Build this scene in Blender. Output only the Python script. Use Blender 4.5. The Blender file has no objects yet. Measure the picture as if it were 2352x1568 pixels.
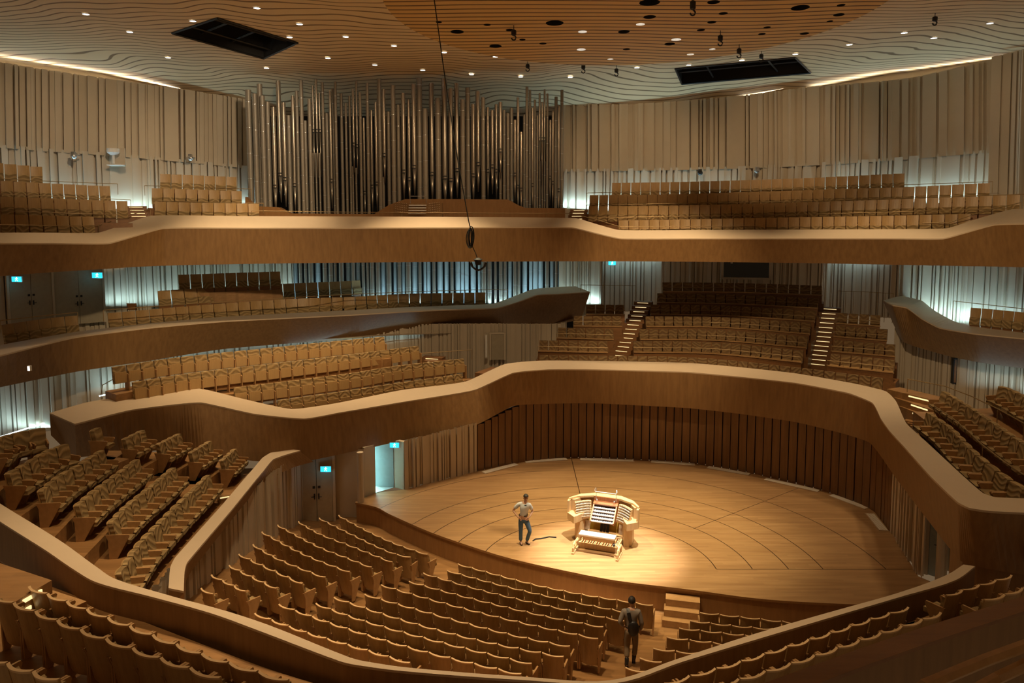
import bpy, bmesh, math, random
from mathutils import Vector, Matrix
random.seed(7)
S = bpy.context.scene
COL = S.collection

# ------------------------------------------------------------------ camera, world, exposure
FOC, CX, PITCH, HCAM = 1700.0, 1176.0, math.radians(5), 12.0
CY = 495 + FOC * math.tan(PITCH)
cam = bpy.data.objects.new('camera', bpy.data.cameras.new('camera')); COL.objects.link(cam)
cam.location = (0, 0, HCAM); cam.rotation_euler = (math.radians(90) - PITCH, 0, 0)
cam.data.sensor_width = 36; cam.data.lens = 36 * FOC / 2352
cam.data.shift_y = (CY - 784) / 2352
cam.data.clip_end = 300
S.camera = cam
S.view_settings.view_transform = 'Standard'; S.view_settings.look = 'None'
S.view_settings.gamma = 1; S.view_settings.use_curve_mapping = False
S.view_settings.exposure = 0.36
W = bpy.data.worlds.new('world'); S.world = W; W.use_nodes = True
W.node_tree.nodes['Background'].inputs[0].default_value = (1, .66, .36, 1)
W.node_tree.nodes['Background'].inputs[1].default_value = .11

WARM = (1, .73, .42); COOL = (.50, .84, 1)

def lamp(kind, loc, energy, color, aim=None, size=.2, size_y=None, angle=2.0, blend=.5):
    d = bpy.data.lights.new(kind.lower() + '_light', kind); d.energy = energy; d.color = color
    if kind == 'SPOT': d.spot_size = angle; d.spot_blend = blend; d.shadow_soft_size = size
    elif kind == 'AREA':
        d.shape = 'RECTANGLE'; d.size = size; d.size_y = size_y or size
    else: d.shadow_soft_size = size
    o = bpy.data.objects.new(kind.lower() + '_light', d); COL.objects.link(o); o.location = loc
    if aim is not None:
        o.rotation_euler = (Vector(aim) - Vector(loc)).to_track_quat('-Z', 'Y').to_euler()
    return o

# house lights: downlights of the ceiling over seats, stage and tiers
for (x, y, z, e, a) in [(-9, 19, 20, 1100, 1.3), (-14, 26, 19.6, 150, 1.3), (-5, 17.5, 20, 3800, 1.2), (0, 16.5, 20, 4000, 1.2), (8, 17, 20, 600, 1.2), (13, 21, 20, 700, 1.3), (15, 27, 19.5, 700, 1.3),
                        (-7, 29.5, 19.4, 2200, 1.3), (-12, 31, 19.2, 1900, 1.3), (-16, 29, 19.4, 600, 1.2), (2, 31, 18.9, 1500, 1.3), (9, 31, 18.9, 1300, 1.3), (-4, 34, 19.4, 2600, 1.1), (-12, 35, 19.2, 1400, 1.2), (15, 31, 19.4, 1300, 1.2), (6, 35, 18.7, 1300, 1.2), (-8, 12, 20.2, 1300, 1.2), (6, 11, 20.2, 250, 1.2)]:
    lamp('SPOT', (x, y, z), e * 1.35, WARM, (x, y, 0), .35, angle=a * .9, blend=.8)
# added spots with no fixture, to brighten the upper walls and organ front
for (x, y, z, e, ax, ay, az) in [(-14, 28, 19.3, 1500, -22, 38, 13.5), (-9, 31, 19.2, 1500, -16, 43, 14), (-4, 31, 18.9, 750, -8, 41, 13.5), (1, 31, 18.7, 800, -1, 41, 13.5), (6, 33, 18.7, 950, 7, 44, 14), (11.5, 31, 18.7, 900, 15, 42, 14), (16, 27, 19.2, 450, 24, 36, 14)]:
    lamp('SPOT', (x, y, z), e, (1, .77, .50) if x < -6 else (1, .70, .40), (ax, ay, az), .3, angle=1.15, blend=1)
for (x, y, z, e, ax, ay, az) in [(3, 22, 18.9, 6500, 8, 38, 5), (0, 23, 18.9, 2000, -3, 39, 6), (-3, 13, 18.4, 9500, -13, 36, 7.2), (5, 15, 19.3, 4500, 20.5, 34, 7)]:
    lamp('SPOT', (x, y, z), e, WARM, (ax, ay, az), .3, angle=.68, blend=1)  # more added spots, no fixture: brighten seats behind the stage and tier two
lamp('SPOT', (4.3, 21.5, 19.2), 30000, (1, .92, .80), (3.1, 23.7, .8), .10, angle=.33, blend=.8)
lamp('SPOT', (5.5, 29.5, 18.9), 6000, (1, .82, .62), (2.5, 24.2, .8), .10, angle=.30, blend=.9)
lamp('SPOT', (-2.0, 24.5, 18.9), 9000, (1, .80, .44), (3.4, 25.5, .8), .15, angle=.75, blend=1)
lamp('SPOT', (9.0, 25.0, 18.8), 8500, (1, .80, .44), (4.2, 25.5, .8), .15, angle=.75, blend=1)

# ------------------------------------------------------------------ from a pixel of the photograph to a place in the hall
def ray(px, py):
    u = (px - CX) / FOC; v = (py - CY) / FOC
    return Vector((u, math.cos(PITCH) - v * math.sin(PITCH), -math.sin(PITCH) - v * math.cos(PITCH)))
def at(px, py, Y=None, z=None):
    d = ray(px, py); t = Y / d.y if Y is not None else (z - HCAM) / d.z
    return Vector((t * d.x, t * d.y, HCAM + t * d.z))

def catmull(P, n=6, tight=1.0):
    if len(P) < 3 or n < 2: return [Vector(p) for p in P]
    out = []
    for i in range(len(P) - 1):
        p1, p2 = P[i], P[i + 1]
        p0 = P[i - 1] if i else p1 * 2 - p2
        p3 = P[i + 2] if i + 2 < len(P) else p2 * 2 - p1
        L = max((p2 - p1).length, 1e-6)
        m1 = tight * (p2 - p0) / max((p2 - p1).length + (p1 - p0).length, 1e-6) * L
        m2 = tight * (p3 - p1) / max((p3 - p2).length + (p2 - p1).length, 1e-6) * L
        for k in range(n):
            t = k / n; a = t * t; b = a * t
            out.append(p1 * (2*b - 3*a + 1) + m1 * (b - 2*a + t) + p2 * (-2*b + 3*a) + m2 * (b - a))
    out.append(Vector(P[-1])); return out
def resample(P, n):
    cum = [0]
    for a, b in zip(P, P[1:]): cum.append(cum[-1] + (b - a).length)
    out = []; j = 0
    for k in range(n):
        s = cum[-1] * k / max(n - 1, 1)
        while j < len(P) - 2 and cum[j + 1] < s: j += 1
        d = cum[j + 1] - cum[j]
        out.append(P[j].lerp(P[j + 1], (s - cum[j]) / d if d > 1e-9 else 0))
    return out
def length(P): return sum((b - a).length for a, b in zip(P, P[1:]))
def offset(P, d, hint):
    """P moved sideways by d (horizontal), to the side hint points to"""
    out = []
    for i, p in enumerate(P):
        t = P[min(i + 1, len(P) - 1)] - P[max(i - 1, 0)]
        n = Vector((-t.y, t.x, 0))
        if n.length < 1e-6: n = Vector(hint)
        n.normalize()
        if n.dot(Vector(hint)) < 0: n = -n
        out.append(p + n * d)
    return out

# ------------------------------------------------------------------ mesh helpers
class MB:
    def __init__(s): s.v = []; s.f = []
    def quad(s, *p):
        n = len(s.v); s.v += [tuple(q) for q in p]; s.f.append(tuple(range(n, n + len(p)))); return s
    def box(s, c, d, rz=0, taper=(1, 1), rx=0, ry=0):
        n = len(s.v); M = Matrix.Translation(c) @ Matrix.Rotation(rz, 4, 'Z') @ Matrix.Rotation(ry, 4, 'Y') @ Matrix.Rotation(rx, 4, 'X')
        for z in (-1, 1):
            k = taper if z < 0 else (1, 1)
            for x, y in ((-1, -1), (1, -1), (1, 1), (-1, 1)):
                s.v.append(tuple(M @ Vector((x * d[0] / 2 * k[0], y * d[1] / 2 * k[1], z * d[2] / 2))))
        s.f += [tuple(n + i for i in q) for q in ((3,2,1,0),(4,5,6,7),(0,1,5,4),(1,2,6,5),(2,3,7,6),(3,0,4,7))]
        return s
    def prism(s, poly, a, b, axis='z'):
        """poly of 2D points extruded from a to b along the axis"""
        n = len(s.v); m = len(poly)
        put = {'z': lambda p, h: (p[0], p[1], h), 'x': lambda p, h: (h, p[0], p[1]), 'y': lambda p, h: (p[0], h, p[1])}[axis]
        for h in (a, b): s.v += [put(p, h) for p in poly]
        s.f.append(tuple(range(n + m - 1, n - 1, -1))); s.f.append(tuple(range(n + m, n + 2 * m)))
        for i in range(m): s.f.append((n + i, n + (i + 1) % m, n + m + (i + 1) % m, n + m + i))
        return s
    def tube(s, P, r, k=6, cap=True):
        P = [Vector(p) for p in P]; n = len(s.v); R = r if isinstance(r, (list, tuple)) else [r] * len(P)
        up = Vector((0, 0, 1))
        for i, p in enumerate(P):
            t = (P[min(i + 1, len(P) - 1)] - P[max(i - 1, 0)]).normalized()
            a = t.cross(up if abs(t.z) < .95 else Vector((1, 0, 0))).normalized(); b = t.cross(a)
            for j in range(k):
                w = 2 * math.pi * j / k
                s.v.append(tuple(p + (a * math.cos(w) + b * math.sin(w)) * R[i]))
        for i in range(len(P) - 1):
            for j in range(k):
                s.f.append((n + i*k + j, n + i*k + (j+1) % k, n + (i+1)*k + (j+1) % k, n + (i+1)*k + j))
        if cap:
            s.f.append(tuple(range(n, n + k))); s.f.append(tuple(range(n + len(P)*k - 1, n + (len(P)-1)*k - 1, -1)))
        return s
    def ball(s, c, r, k=10, m=7):
        n = len(s.v); r = r if isinstance(r, (list, tuple)) else (r, r, r)
        for i in range(m + 1):
            a = math.pi * i / m
            for j in range(k):
                w = 2 * math.pi * j / k
                s.v.append((c[0] + r[0]*math.sin(a)*math.cos(w), c[1] + r[1]*math.sin(a)*math.sin(w), c[2] + r[2]*math.cos(a)))
        for i in range(m):
            for j in range(k): s.f.append((n+i*k+j, n+(i+1)*k+j, n+(i+1)*k+(j+1)%k, n+i*k+(j+1)%k))
        return s
    def loft(s, lines, close=False):
        n = len(s.v); m = len(lines[0])
        for L in lines: s.v += [tuple(p) for p in L]
        K = len(lines)
        for i in range(K if close else K - 1):
            for j in range(m - 1):
                s.f.append((n + i*m + j, n + i*m + j + 1, n + ((i+1) % K)*m + j + 1, n + ((i+1) % K)*m + j))
        if close:
            s.f.append(tuple(n + i*m for i in range(K))); s.f.append(tuple(n + i*m + m - 1 for i in reversed(range(K))))
        return s
    def build(s, name, mat, parent=None, smooth=False, kind=None):
        me = bpy.data.meshes.new(name); me.from_pydata(s.v, [], s.f); me.validate()
        bm = bmesh.new(); bm.from_mesh(me); bmesh.ops.remove_doubles(bm, verts=bm.verts, dist=1e-5)
        bmesh.ops.recalc_face_normals(bm, faces=bm.faces); bm.to_mesh(me); bm.free()
        if smooth is True:
            for p in me.polygons: p.use_smooth = True
        elif smooth: me.shade_smooth_by_angle = None
        me.materials.append(mat)
        o = bpy.data.objects.new(name, me); COL.objects.link(o)
        if parent is not None: o.parent = parent
        if kind: o['kind'] = kind
        return o
def struct(name, mb, mat, parent=None, smooth=False):
    return mb.build(name, mat, parent, smooth, None if parent else 'structure')
def tag(o, label, cat, group=None, kind=None):
    o['label'] = label; o['category'] = cat
    if group: o['group'] = group
    if kind: o['kind'] = kind
    return o
def thing(name, loc, label, cat, group=None, rz=0):
    o = bpy.data.objects.new(name, None); COL.objects.link(o); o.location = loc; o.rotation_euler = (0, 0, rz)
    o.empty_display_size = .1
    return tag(o, label, cat, group)
KIDS = {}
def copy_tree(o, kids):
    c = o.copy(); COL.objects.link(c); made = {o.name: c}
    for k in kids:
        d = k.copy(); COL.objects.link(d); d.parent = made[k.parent.name]; made[k.name] = d
    return c
ONES = 'zero first second third fourth fifth sixth seventh eighth ninth tenth eleventh twelfth thirteenth fourteenth fifteenth sixteenth seventeenth eighteenth nineteenth twentieth'.split()
def nth(n):
    if n <= 20: return ONES[n]
    if n == 30: return 'thirtieth'
    if n == 40: return 'fortieth'
    return {2: 'twenty', 3: 'thirty', 4: 'forty'}[n // 10] + '-' + ONES[n % 10]

# ------------------------------------------------------------------ materials
def newmat(name):
    m = bpy.data.materials.new(name); m.use_nodes = True; nt = m.node_tree
    return m, nt, nt.nodes['Principled BSDF']
def node(nt, t, **k):
    n = nt.nodes.new(t)
    for a, b in k.items():
        if hasattr(n, a): setattr(n, a, b)
        else: n.inputs[a.replace('_', ' ')].default_value = b
    return n
def math_n(nt, op, a, b=None):
    n = nt.nodes.new('ShaderNodeMath'); n.operation = op
    for i, x in enumerate((a, b)):
        if x is None: continue
        if isinstance(x, (int, float)): n.inputs[i].default_value = x
        else: nt.links.new(x, n.inputs[i])
    return n.outputs[0]
def mix(nt, fac, a, b):
    n = nt.nodes.new('ShaderNodeMix'); n.data_type = 'RGBA'
    for i, x in ((0, fac), (6, a), (7, b)):
        if isinstance(x, (int, float)): n.inputs[i].default_value = x
        elif isinstance(x, tuple): n.inputs[i].default_value = (*x, 1)
        else: nt.links.new(x, n.inputs[i])
    return n.outputs[2]
def noise(nt, scale, stretch=(1, 1, 1), detail=3, rough=.5, vec=None):
    tc = nt.nodes.new('ShaderNodeTexCoord'); mp = nt.nodes.new('ShaderNodeMapping')
    mp.inputs['Scale'].default_value = stretch
    nt.links.new(vec or tc.outputs['Object'], mp.inputs[0])
    n = node(nt, 'ShaderNodeTexNoise'); n.inputs['Scale'].default_value = scale
    n.inputs['Detail'].default_value = detail; n.inputs['Roughness'].default_value = rough
    nt.links.new(mp.outputs[0], n.inputs['Vector']); return n.outputs['Fac']
def ramp(nt, fac, lo, hi):
    n = nt.nodes.new('ShaderNodeMapRange'); n.inputs[1].default_value = lo; n.inputs[2].default_value = hi
    nt.links.new(fac, n.inputs[0]); return n.outputs[0]
def bump(nt, bsdf, h, strength=.3, dist=.02):
    b = nt.nodes.new('ShaderNodeBump'); b.inputs['Strength'].default_value = strength; b.inputs['Distance'].default_value = dist
    nt.links.new(h, b.inputs['Height']); nt.links.new(b.outputs[0], bsdf.inputs['Normal'])
def plain(name, col, rough=.6, metal=0, vary=.12, scale=6):
    m, nt, b = newmat(name); b.inputs['Roughness'].default_value = rough; b.inputs['Metallic'].default_value = metal
    f = noise(nt, scale)
    nt.links.new(mix(nt, f, tuple(c * (1 - vary) for c in col), tuple(min(1, c * (1 + vary)) for c in col)), b.inputs['Base Color'])
    return m
def wood(name, a, b_, scale=3, stretch=(6, 6, .35), rough=.45, board=None):
    m, nt, b = newmat(name); b.inputs['Roughness'].default_value = rough
    f = ramp(nt, noise(nt, scale, stretch, 5, .6), .3, .7)
    c = mix(nt, f, a, b_)
    if board:                                             # long floor boards, each a little different
        tc = nt.nodes.new('ShaderNodeTexCoord'); sx = nt.nodes.new('ShaderNodeSeparateXYZ'); nt.links.new(tc.outputs['Object'], sx.inputs[0])
        row = math_n(nt, 'FLOOR', math_n(nt, 'MULTIPLY', sx.outputs['Y'], 1 / board))
        cell = math_n(nt, 'FLOOR', math_n(nt, 'ADD', math_n(nt, 'MULTIPLY', sx.outputs['X'], .45), math_n(nt, 'MULTIPLY', row, .37)))
        wn = nt.nodes.new('ShaderNodeTexWhiteNoise'); wn.noise_dimensions = '2D'
        cb = nt.nodes.new('ShaderNodeCombineXYZ'); nt.links.new(row, cb.inputs[0]); nt.links.new(cell, cb.inputs[1]); nt.links.new(cb.outputs[0], wn.inputs['Vector'])
        c = mix(nt, math_n(nt, 'MULTIPLY', wn.outputs['Value'], .38), c, tuple(x * .5 for x in a))
    nt.links.new(c, b.inputs['Base Color']); return m
def emit(name, col, strength):
    m, nt, b = newmat(name); b.inputs['Base Color'].default_value = (*col, 1)
    b.inputs['Emission Color'].default_value = (*col, 1); b.inputs['Emission Strength'].default_value = strength
    return m
def fabric(name, a, b_, axis='z'):
    """upholstery woven in wavy bands"""
    m, nt, b = newmat(name); b.inputs['Roughness'].default_value = .85
    tc = nt.nodes.new('ShaderNodeTexCoord'); sx = nt.nodes.new('ShaderNodeSeparateXYZ'); nt.links.new(tc.outputs['Object'], sx.inputs[0])
    oi = nt.nodes.new('ShaderNodeObjectInfo')
    va = nt.nodes.new('ShaderNodeVectorMath'); va.operation = 'ADD'; nt.links.new(tc.outputs['Object'], va.inputs[0])
    cb = nt.nodes.new('ShaderNodeCombineXYZ'); nt.links.new(math_n(nt, 'MULTIPLY', oi.outputs['Random'], 30), cb.inputs[0]); nt.links.new(cb.outputs[0], va.inputs[1])
    w = noise(nt, 2.2, (1, .3, .5), 0, .4, va.outputs[0])
    h = math_n(nt, 'ADD', math_n(nt, 'MULTIPLY', sx.outputs['Z'], 11), math_n(nt, 'MULTIPLY', w, 7))
    s = math_n(nt, 'SINE', math_n(nt, 'MULTIPLY', h, 3.1))
    nt.links.new(mix(nt, ramp(nt, s, -.2, .9), a, b_), b.inputs['Base Color'])
    bump(nt, b, s, .35, .02); return m

M = {}
M['face'] = wood('veneer_face', (.20, .105, .036), (.275, .15, .054), 1.6, (5, 5, .5), .5)
M['slat'] = wood('slat_wood', (.15, .070, .023), (.225, .11, .038), 1.5, (4, 4, .4), .45)
M['cap'] = plain('cap_board', (.53, .415, .29), .55, 0, .04, 3)
M['floor'] = wood('oak_floor', (.30, .155, .055), (.40, .215, .085), 2, (.5, 6, 6), .4, .14)
M['stagewall'] = wood('stage_front_wood', (.26, .13, .045), (.33, .17, .06), 2, (4, 4, .6), .42)
M['riser'] = wood('riser_wood', (.19, .085, .03), (.26, .12, .042), 2, (.6, 5, 5), .45)
M['ply'] = wood('seat_plywood', (.34, .205, .08), (.43, .27, .108), 2.5, (5, 5, .6), .42)
M['plyedge'] = plain('plywood_edge', (.62, .42, .22), .5)
M['arm'] = wood('armrest_wood', (.36, .20, .08), (.45, .26, .11), 2.5, (3, 3, 3), .42)
M['fabric'] = fabric('wave_upholstery', (.23, .15, .06), (.38, .26, .115))
M['fabricdark'] = fabric('dark_upholstery', (.15, .085, .032), (.225, .14, .055))
M['wall'] = plain('ribbed_plaster', (.56, .47, .35), .8, 0, .05, 2)
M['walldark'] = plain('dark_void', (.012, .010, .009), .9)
M['groove'] = M['wall']
M['black'] = plain('black_metal', (.012, .012, .013), .5)
M['pipe'] = plain('organ_metal', (.30, .265, .215), .5, .3, .08, 3)
M['flatpipe'] = plain('pale_flat_pipe', (.42, .47, .48), .55, .1, .05, 3)
M['pipeshine'] = plain('polished_organ_metal', (.42, .37, .30), .32, .75, .06, 3)
M['brass'] = plain('brushed_brass_rail', (.36, .25, .12), .5, .6)
M['steel'] = plain('brushed_steel', (.6, .6, .6), .3, .9)
M['white'] = plain('white_paint', (.78, .76, .72), .5)
M['door'] = plain('door_paint', (.40, .34, .24), .55)
M['doorgrey'] = plain('grey_door_paint', (.36, .42, .42), .55)
M['glass'] = plain('dark_glass', (.01, .011, .012), .12)
M['led'] = emit('step_light', (1, .80, .40), .9)
M['ledcool'] = emit('cove_strip', (.72, .92, 1), 3)
M['lamp'] = emit('downlight_lens', (1, .93, .82), 5)
M['sign'] = emit('exit_sign_cyan', (.03, .55, .75), 1.1)
M['signw'] = emit('exit_sign_figure', (.75, .98, 1), 1.3)

def ceiling_mat(name, base, line, step, amp, ns, width, turn=0):
    m, nt, b = newmat(name); b.inputs['Roughness'].default_value = .75
    tc = nt.nodes.new('ShaderNodeTexCoord'); sx = nt.nodes.new('ShaderNodeSeparateXYZ'); nt.links.new(tc.outputs['Object'], sx.inputs[0])
    w = noise(nt, ns, (1, .8, 0), 1.5, .45)
    fade = ramp(nt, noise(nt, .09, (1, 1, 0), 1), .35, .6)
    y = math_n(nt, 'ADD', math_n(nt, 'ADD', sx.outputs['Y'], math_n(nt, 'MULTIPLY', sx.outputs['X'], turn)), math_n(nt, 'MULTIPLY', math_n(nt, 'MULTIPLY', w, amp), math_n(nt, 'ADD', fade, .55)))
    fr = math_n(nt, 'ABSOLUTE', math_n(nt, 'SUBTRACT', math_n(nt, 'FRACT', math_n(nt, 'MULTIPLY', y, 1 / step)), .5))
    mask = ramp(nt, fr, width, width + .05)
    nt.links.new(mix(nt, mask, line, base), b.inputs['Base Color']); bump(nt, b, mask, .5, .03); return m
M['ceil'] = ceiling_mat('wavy_ceiling', (.80, .62, .37), (.26, .165, .08), .52, 3.2, .18, .07)
M['canopy'] = ceiling_mat('canopy_slats', (.74, .47, .17), (.17, .085, .026), .46, .9, .10, .09)

# ------------------------------------------------------------------ ceiling
def ceil_z(Y):
    T = [(-20, 8.6), (10, 8.6), (18, 8.5), (24, 8.3), (30, 8.1), (36, 7.78), (40, 7.5), (42, 7.05), (44, 6.35), (60, 4.0)]
    for (a, p), (b, q) in zip(T, T[1:]):
        if a <= Y <= b: return HCAM + p + (q - p) * (Y - a) / (b - a)
    return HCAM + 8
def canopy_z(Y): return HCAM + 7.02 + (36 - Y) * .045
def hit(px, py, f):
    lo, hi = 12.0, 47.0; d = ray(px, py)
    for _ in range(50):
        Y = (lo + hi) / 2
        if HCAM + d.z / d.y * Y < f(Y): lo = Y
        else: hi = Y
    return at(px, py, Y=lo)
def ceiling():
    bm = bmesh.new(); xs = [-30 + i for i in range(61)]; ys = [-14, -4, 4] + [8 + i for i in range(42)]
    g = [[bm.verts.new((x, y, ceil_z(y))) for x in xs] for y in ys]
    for j in range(len(ys) - 1):
        for i in range(len(xs) - 1): bm.faces.new((g[j][i], g[j][i+1], g[j+1][i+1], g[j+1][i]))
    holes = []
    for q in ([(395, 75), (500, 40), (684, 97), (606, 133)], [(1551, 157), (1826, 131), (1862, 166), (1566, 192)]):
        P = [hit(x, y, ceil_z) for x, y in q]; holes.append(P)
        c = sum(P, Vector()) / 4
        for a, b in zip(P, P[1:] + P[:1]):
            n = Vector((b.y - a.y, a.x - b.x, 0)).normalized()
            near = [f for f in bm.faces if (f.calc_center_median() - c).length < 9]
            geo = list({e for f in near for e in f.edges} | {v for f in near for v in f.verts}) + near
            bmesh.ops.bisect_plane(bm, geom=geo, plane_co=a, plane_no=n, dist=1e-5)
        def inside(p):
            s = [(b.x - a.x) * (p.y - a.y) - (b.y - a.y) * (p.x - a.x) for a, b in zip(P, P[1:] + P[:1])]
            return all(k > 0 for k in s) or all(k < 0 for k in s)
        bmesh.ops.delete(bm, geom=[f for f in bm.faces if inside(f.calc_center_median())], context='FACES')
    me = bpy.data.meshes.new('ceiling'); bm.to_mesh(me); bm.free(); me.materials.append(M['ceil'])
    o = bpy.data.objects.new('ceiling', me); COL.objects.link(o); o['kind'] = 'structure'
    for k, P in enumerate(holes):
        top = [p + Vector((0, 0, 1.3)) for p in P]
        t = thing('lighting_bridge_hatch', sum(P, Vector()) / 4, ['black rectangular lighting hatch open in the ceiling above the left wall', 'black rectangular lighting hatch open in the ceiling above the right wall'][k], 'ceiling hatch')
        o0 = t.location
        m = MB().loft([[p - o0 for p in P + P[:1]], [p - o0 for p in top + top[:1]]]); m.quad(*[p - o0 for p in top]); m.build('shaft', M['walldark'], t)
        r = MB()
        for a, b in zip(P, P[1:] + P[:1]): r.tube([a - o0 - Vector((0, 0, .03)), b - o0 - Vector((0, 0, .03))], .05, 4)
        r.build('rim', M['black'], t)
        for f in (.3, .62):
            a = P[0].lerp(P[3], f) - o0 + Vector((0, 0, .35)); b = P[1].lerp(P[2], f) - o0 + Vector((0, 0, .35))
            if k == 1: a, b = P[0].lerp(P[3], f) - o0 + Vector((0, 0, .3)), P[1].lerp(P[2], f) - o0 + Vector((0, 0, .3))
            MB().tube([a, b], .06, 5).build('lighting_bar', M['steel'] if 0 else M['black'], t)
        for f in (.25, .75):
            a = P[0].lerp(P[1], f) - o0 + Vector((0, 0, .2)); b = P[3].lerp(P[2], f) - o0 + Vector((0, 0, .2))
            MB().tube([a, b], .05, 4).build('cross_beam', M['black'], t)
ceiling()

CANC, CANR = (4.3, 26.8), 8.8
HOLES = [(1492,6,46),(1492,39,28),(1433,73,26),(1538,101,24),(1274,53,40),(1172,69,20),(1050,73,30),(1119,57,16),(1008,51,14),(1138,106,28),(1200,91,14),(1247,100,16),(1439,113,16),(1639,5,28),(1661,31,20),(1635,51,20),(1610,69,18),(1838,18,40),(1762,63,16),(1750,78,16),(1848,77,20),(1932,12,18),(1927,34,24),(1906,49,14),(1927,59,14)]
LIT = [(1338,73,20),(1471,56,20),(1553,91,22),(1335,114,20),(1586,125,16),(1402,136,14),(1636,113,14)]
def canopy():
    bm = bmesh.new(); loops = []
    def ring(c, r, k):
        v = [bm.verts.new((c[0] + r * math.cos(2*math.pi*i/k), c[1] + r * math.sin(2*math.pi*i/k), 0)) for i in range(k)]
        return [bm.edges.new((v[i], v[(i+1) % k])) for i in range(k)]
    E = ring(CANC, CANR, 96); hs = []
    for px, py, w in HOLES + LIT:
        p = hit(px, py, canopy_z); r = w / 2 / FOC * p.y
        if (Vector(CANC) - p.xy).length + r > CANR - .1: continue
        if any((p.xy - q.xy).length < r + s + .06 for q, s, l in hs): continue
        E += ring((p.x, p.y), r, 20); hs.append((p, r, (px, py, w) in LIT))
    bmesh.ops.triangle_fill(bm, use_beauty=True, use_dissolve=False, edges=E)
    for v in bm.verts: v.co.z = canopy_z(v.co.y)
    me = bpy.data.meshes.new('ceiling_canopy'); bm.to_mesh(me); bm.free(); me.materials.append(M['canopy'])
    o = bpy.data.objects.new('ceiling_canopy', me); COL.objects.link(o); o['kind'] = 'structure'
    k = [(CANC[0] + CANR * math.cos(2*math.pi*i/96), CANC[1] + CANR * math.sin(2*math.pi*i/96)) for i in range(97)]
    MB().loft([[Vector((x, y, canopy_z(y))) for x, y in k], [Vector((x, y, canopy_z(y) + .3)) for x, y in k]]).build('rim', M['canopy'], o, True)
    n = 0
    for p, r, lit in hs:
        c = [(p.x + r * math.cos(2*math.pi*i/20), p.y + r * math.sin(2*math.pi*i/20)) for i in range(21)]
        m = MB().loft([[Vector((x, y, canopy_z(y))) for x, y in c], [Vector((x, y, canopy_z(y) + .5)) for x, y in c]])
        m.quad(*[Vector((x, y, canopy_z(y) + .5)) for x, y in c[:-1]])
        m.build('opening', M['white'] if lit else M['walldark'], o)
        if lit: lights.append((p, r))
    return o
lights = []
canopy()
lights.sort(key=lambda t: t[0].x)
for i, (p, r) in enumerate(lights):
    t = thing('canopy_spotlight', p + Vector((0, 0, .2)), f'lit spotlight inside a round opening of the oval canopy, {nth(i+1)} from the left', 'spotlight', 'spotlights in the canopy')
    MB().tube([(0, 0, .0), (0, 0, .28)], r * .6, 14).build('housing', M['black'], t)
    MB().tube([(0, 0, -.02), (0, 0, .0)], r * .5, 14).build('lens', M['lamp'], t)

DOWN = [(197,31),(298,72),(386,131),(590,17),(443,47),(688,54),(665,84),(794,83),(753,132),(612,155),(905,104),(861,148),(1020,119),(971,160),(1138,129),(1083,170),(1196,175),(1310,176),(1463,154),(1582,148),(1704,137),(1827,123),(1951,101),(2077,74),(2145,86),(2274,52)]
DOWN.sort()
for i, (px, py) in enumerate(DOWN):
    p = hit(px, py, ceil_z)
    t = thing('ceiling_downlight', p, f'round lit recessed downlight in the wavy ceiling, {nth(i+1)} from the left', 'ceiling light', 'downlights in the wavy ceiling')
    rim = MB()
    c = [2*math.pi*k/18 for k in range(19)]
    rim.loft([[Vector((.155*math.cos(a), .155*math.sin(a), .0)) for a in c], [Vector((.155*math.cos(a), .155*math.sin(a), -.035)) for a in c], [Vector((.125*math.cos(a), .125*math.sin(a), -.035)) for a in c], [Vector((.125*math.cos(a), .125*math.sin(a), 0)) for a in c]])
    rim.build('rim', M['white'], t)
    MB().tube([(0, 0, -.03), (0, 0, -.012)], .125, 18).build('lens', M['lamp'], t)

for i, (px, y0, y1, f) in enumerate([(1180,58,90,0),(1592,-14,34,0),(1655,70,103,0),(1698,102,131,0),(1749,117,140,1),(1212,140,162,1),(1274,115,144,1),(1340,136,167,1),(1416,150,173,1),(2148,30,55,1)]):
    p = hit(px, y0, ceil_z if f else canopy_z); h = (y1 - y0) / FOC * p.y
    t = thing('hoist_hook', p, f'black hoist hook hanging from the ceiling on its cable, {nth(1 + sorted([1180,1592,1655,1698,1749,1212,1274,1340,1416,2148]).index(px))} from the left', 'hook', 'hoist hooks under the ceiling')
    MB().tube([(0, 0, 0), (0, 0, -.45*h)], .014, 5).build('cable', M['black'], t)
    MB().tube([(0, 0, -.3*h), (0, 0, -.36*h), (0, 0, -.66*h), (0, 0, -.72*h)], [.05, .1, .1, .05], 8).build('block', M['black'], t)
    P = [(0, 0, -.7*h)] + [(.085*math.sin(a), 0, -.86*h - .085*math.cos(a) + .0) for a in [math.pi*k/6 for k in (5, 4, 3, 2, 1, 0, -1, -2, -3)]]
    MB().tube(P, .028, 6).build('hook', M['black'], t)

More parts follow.
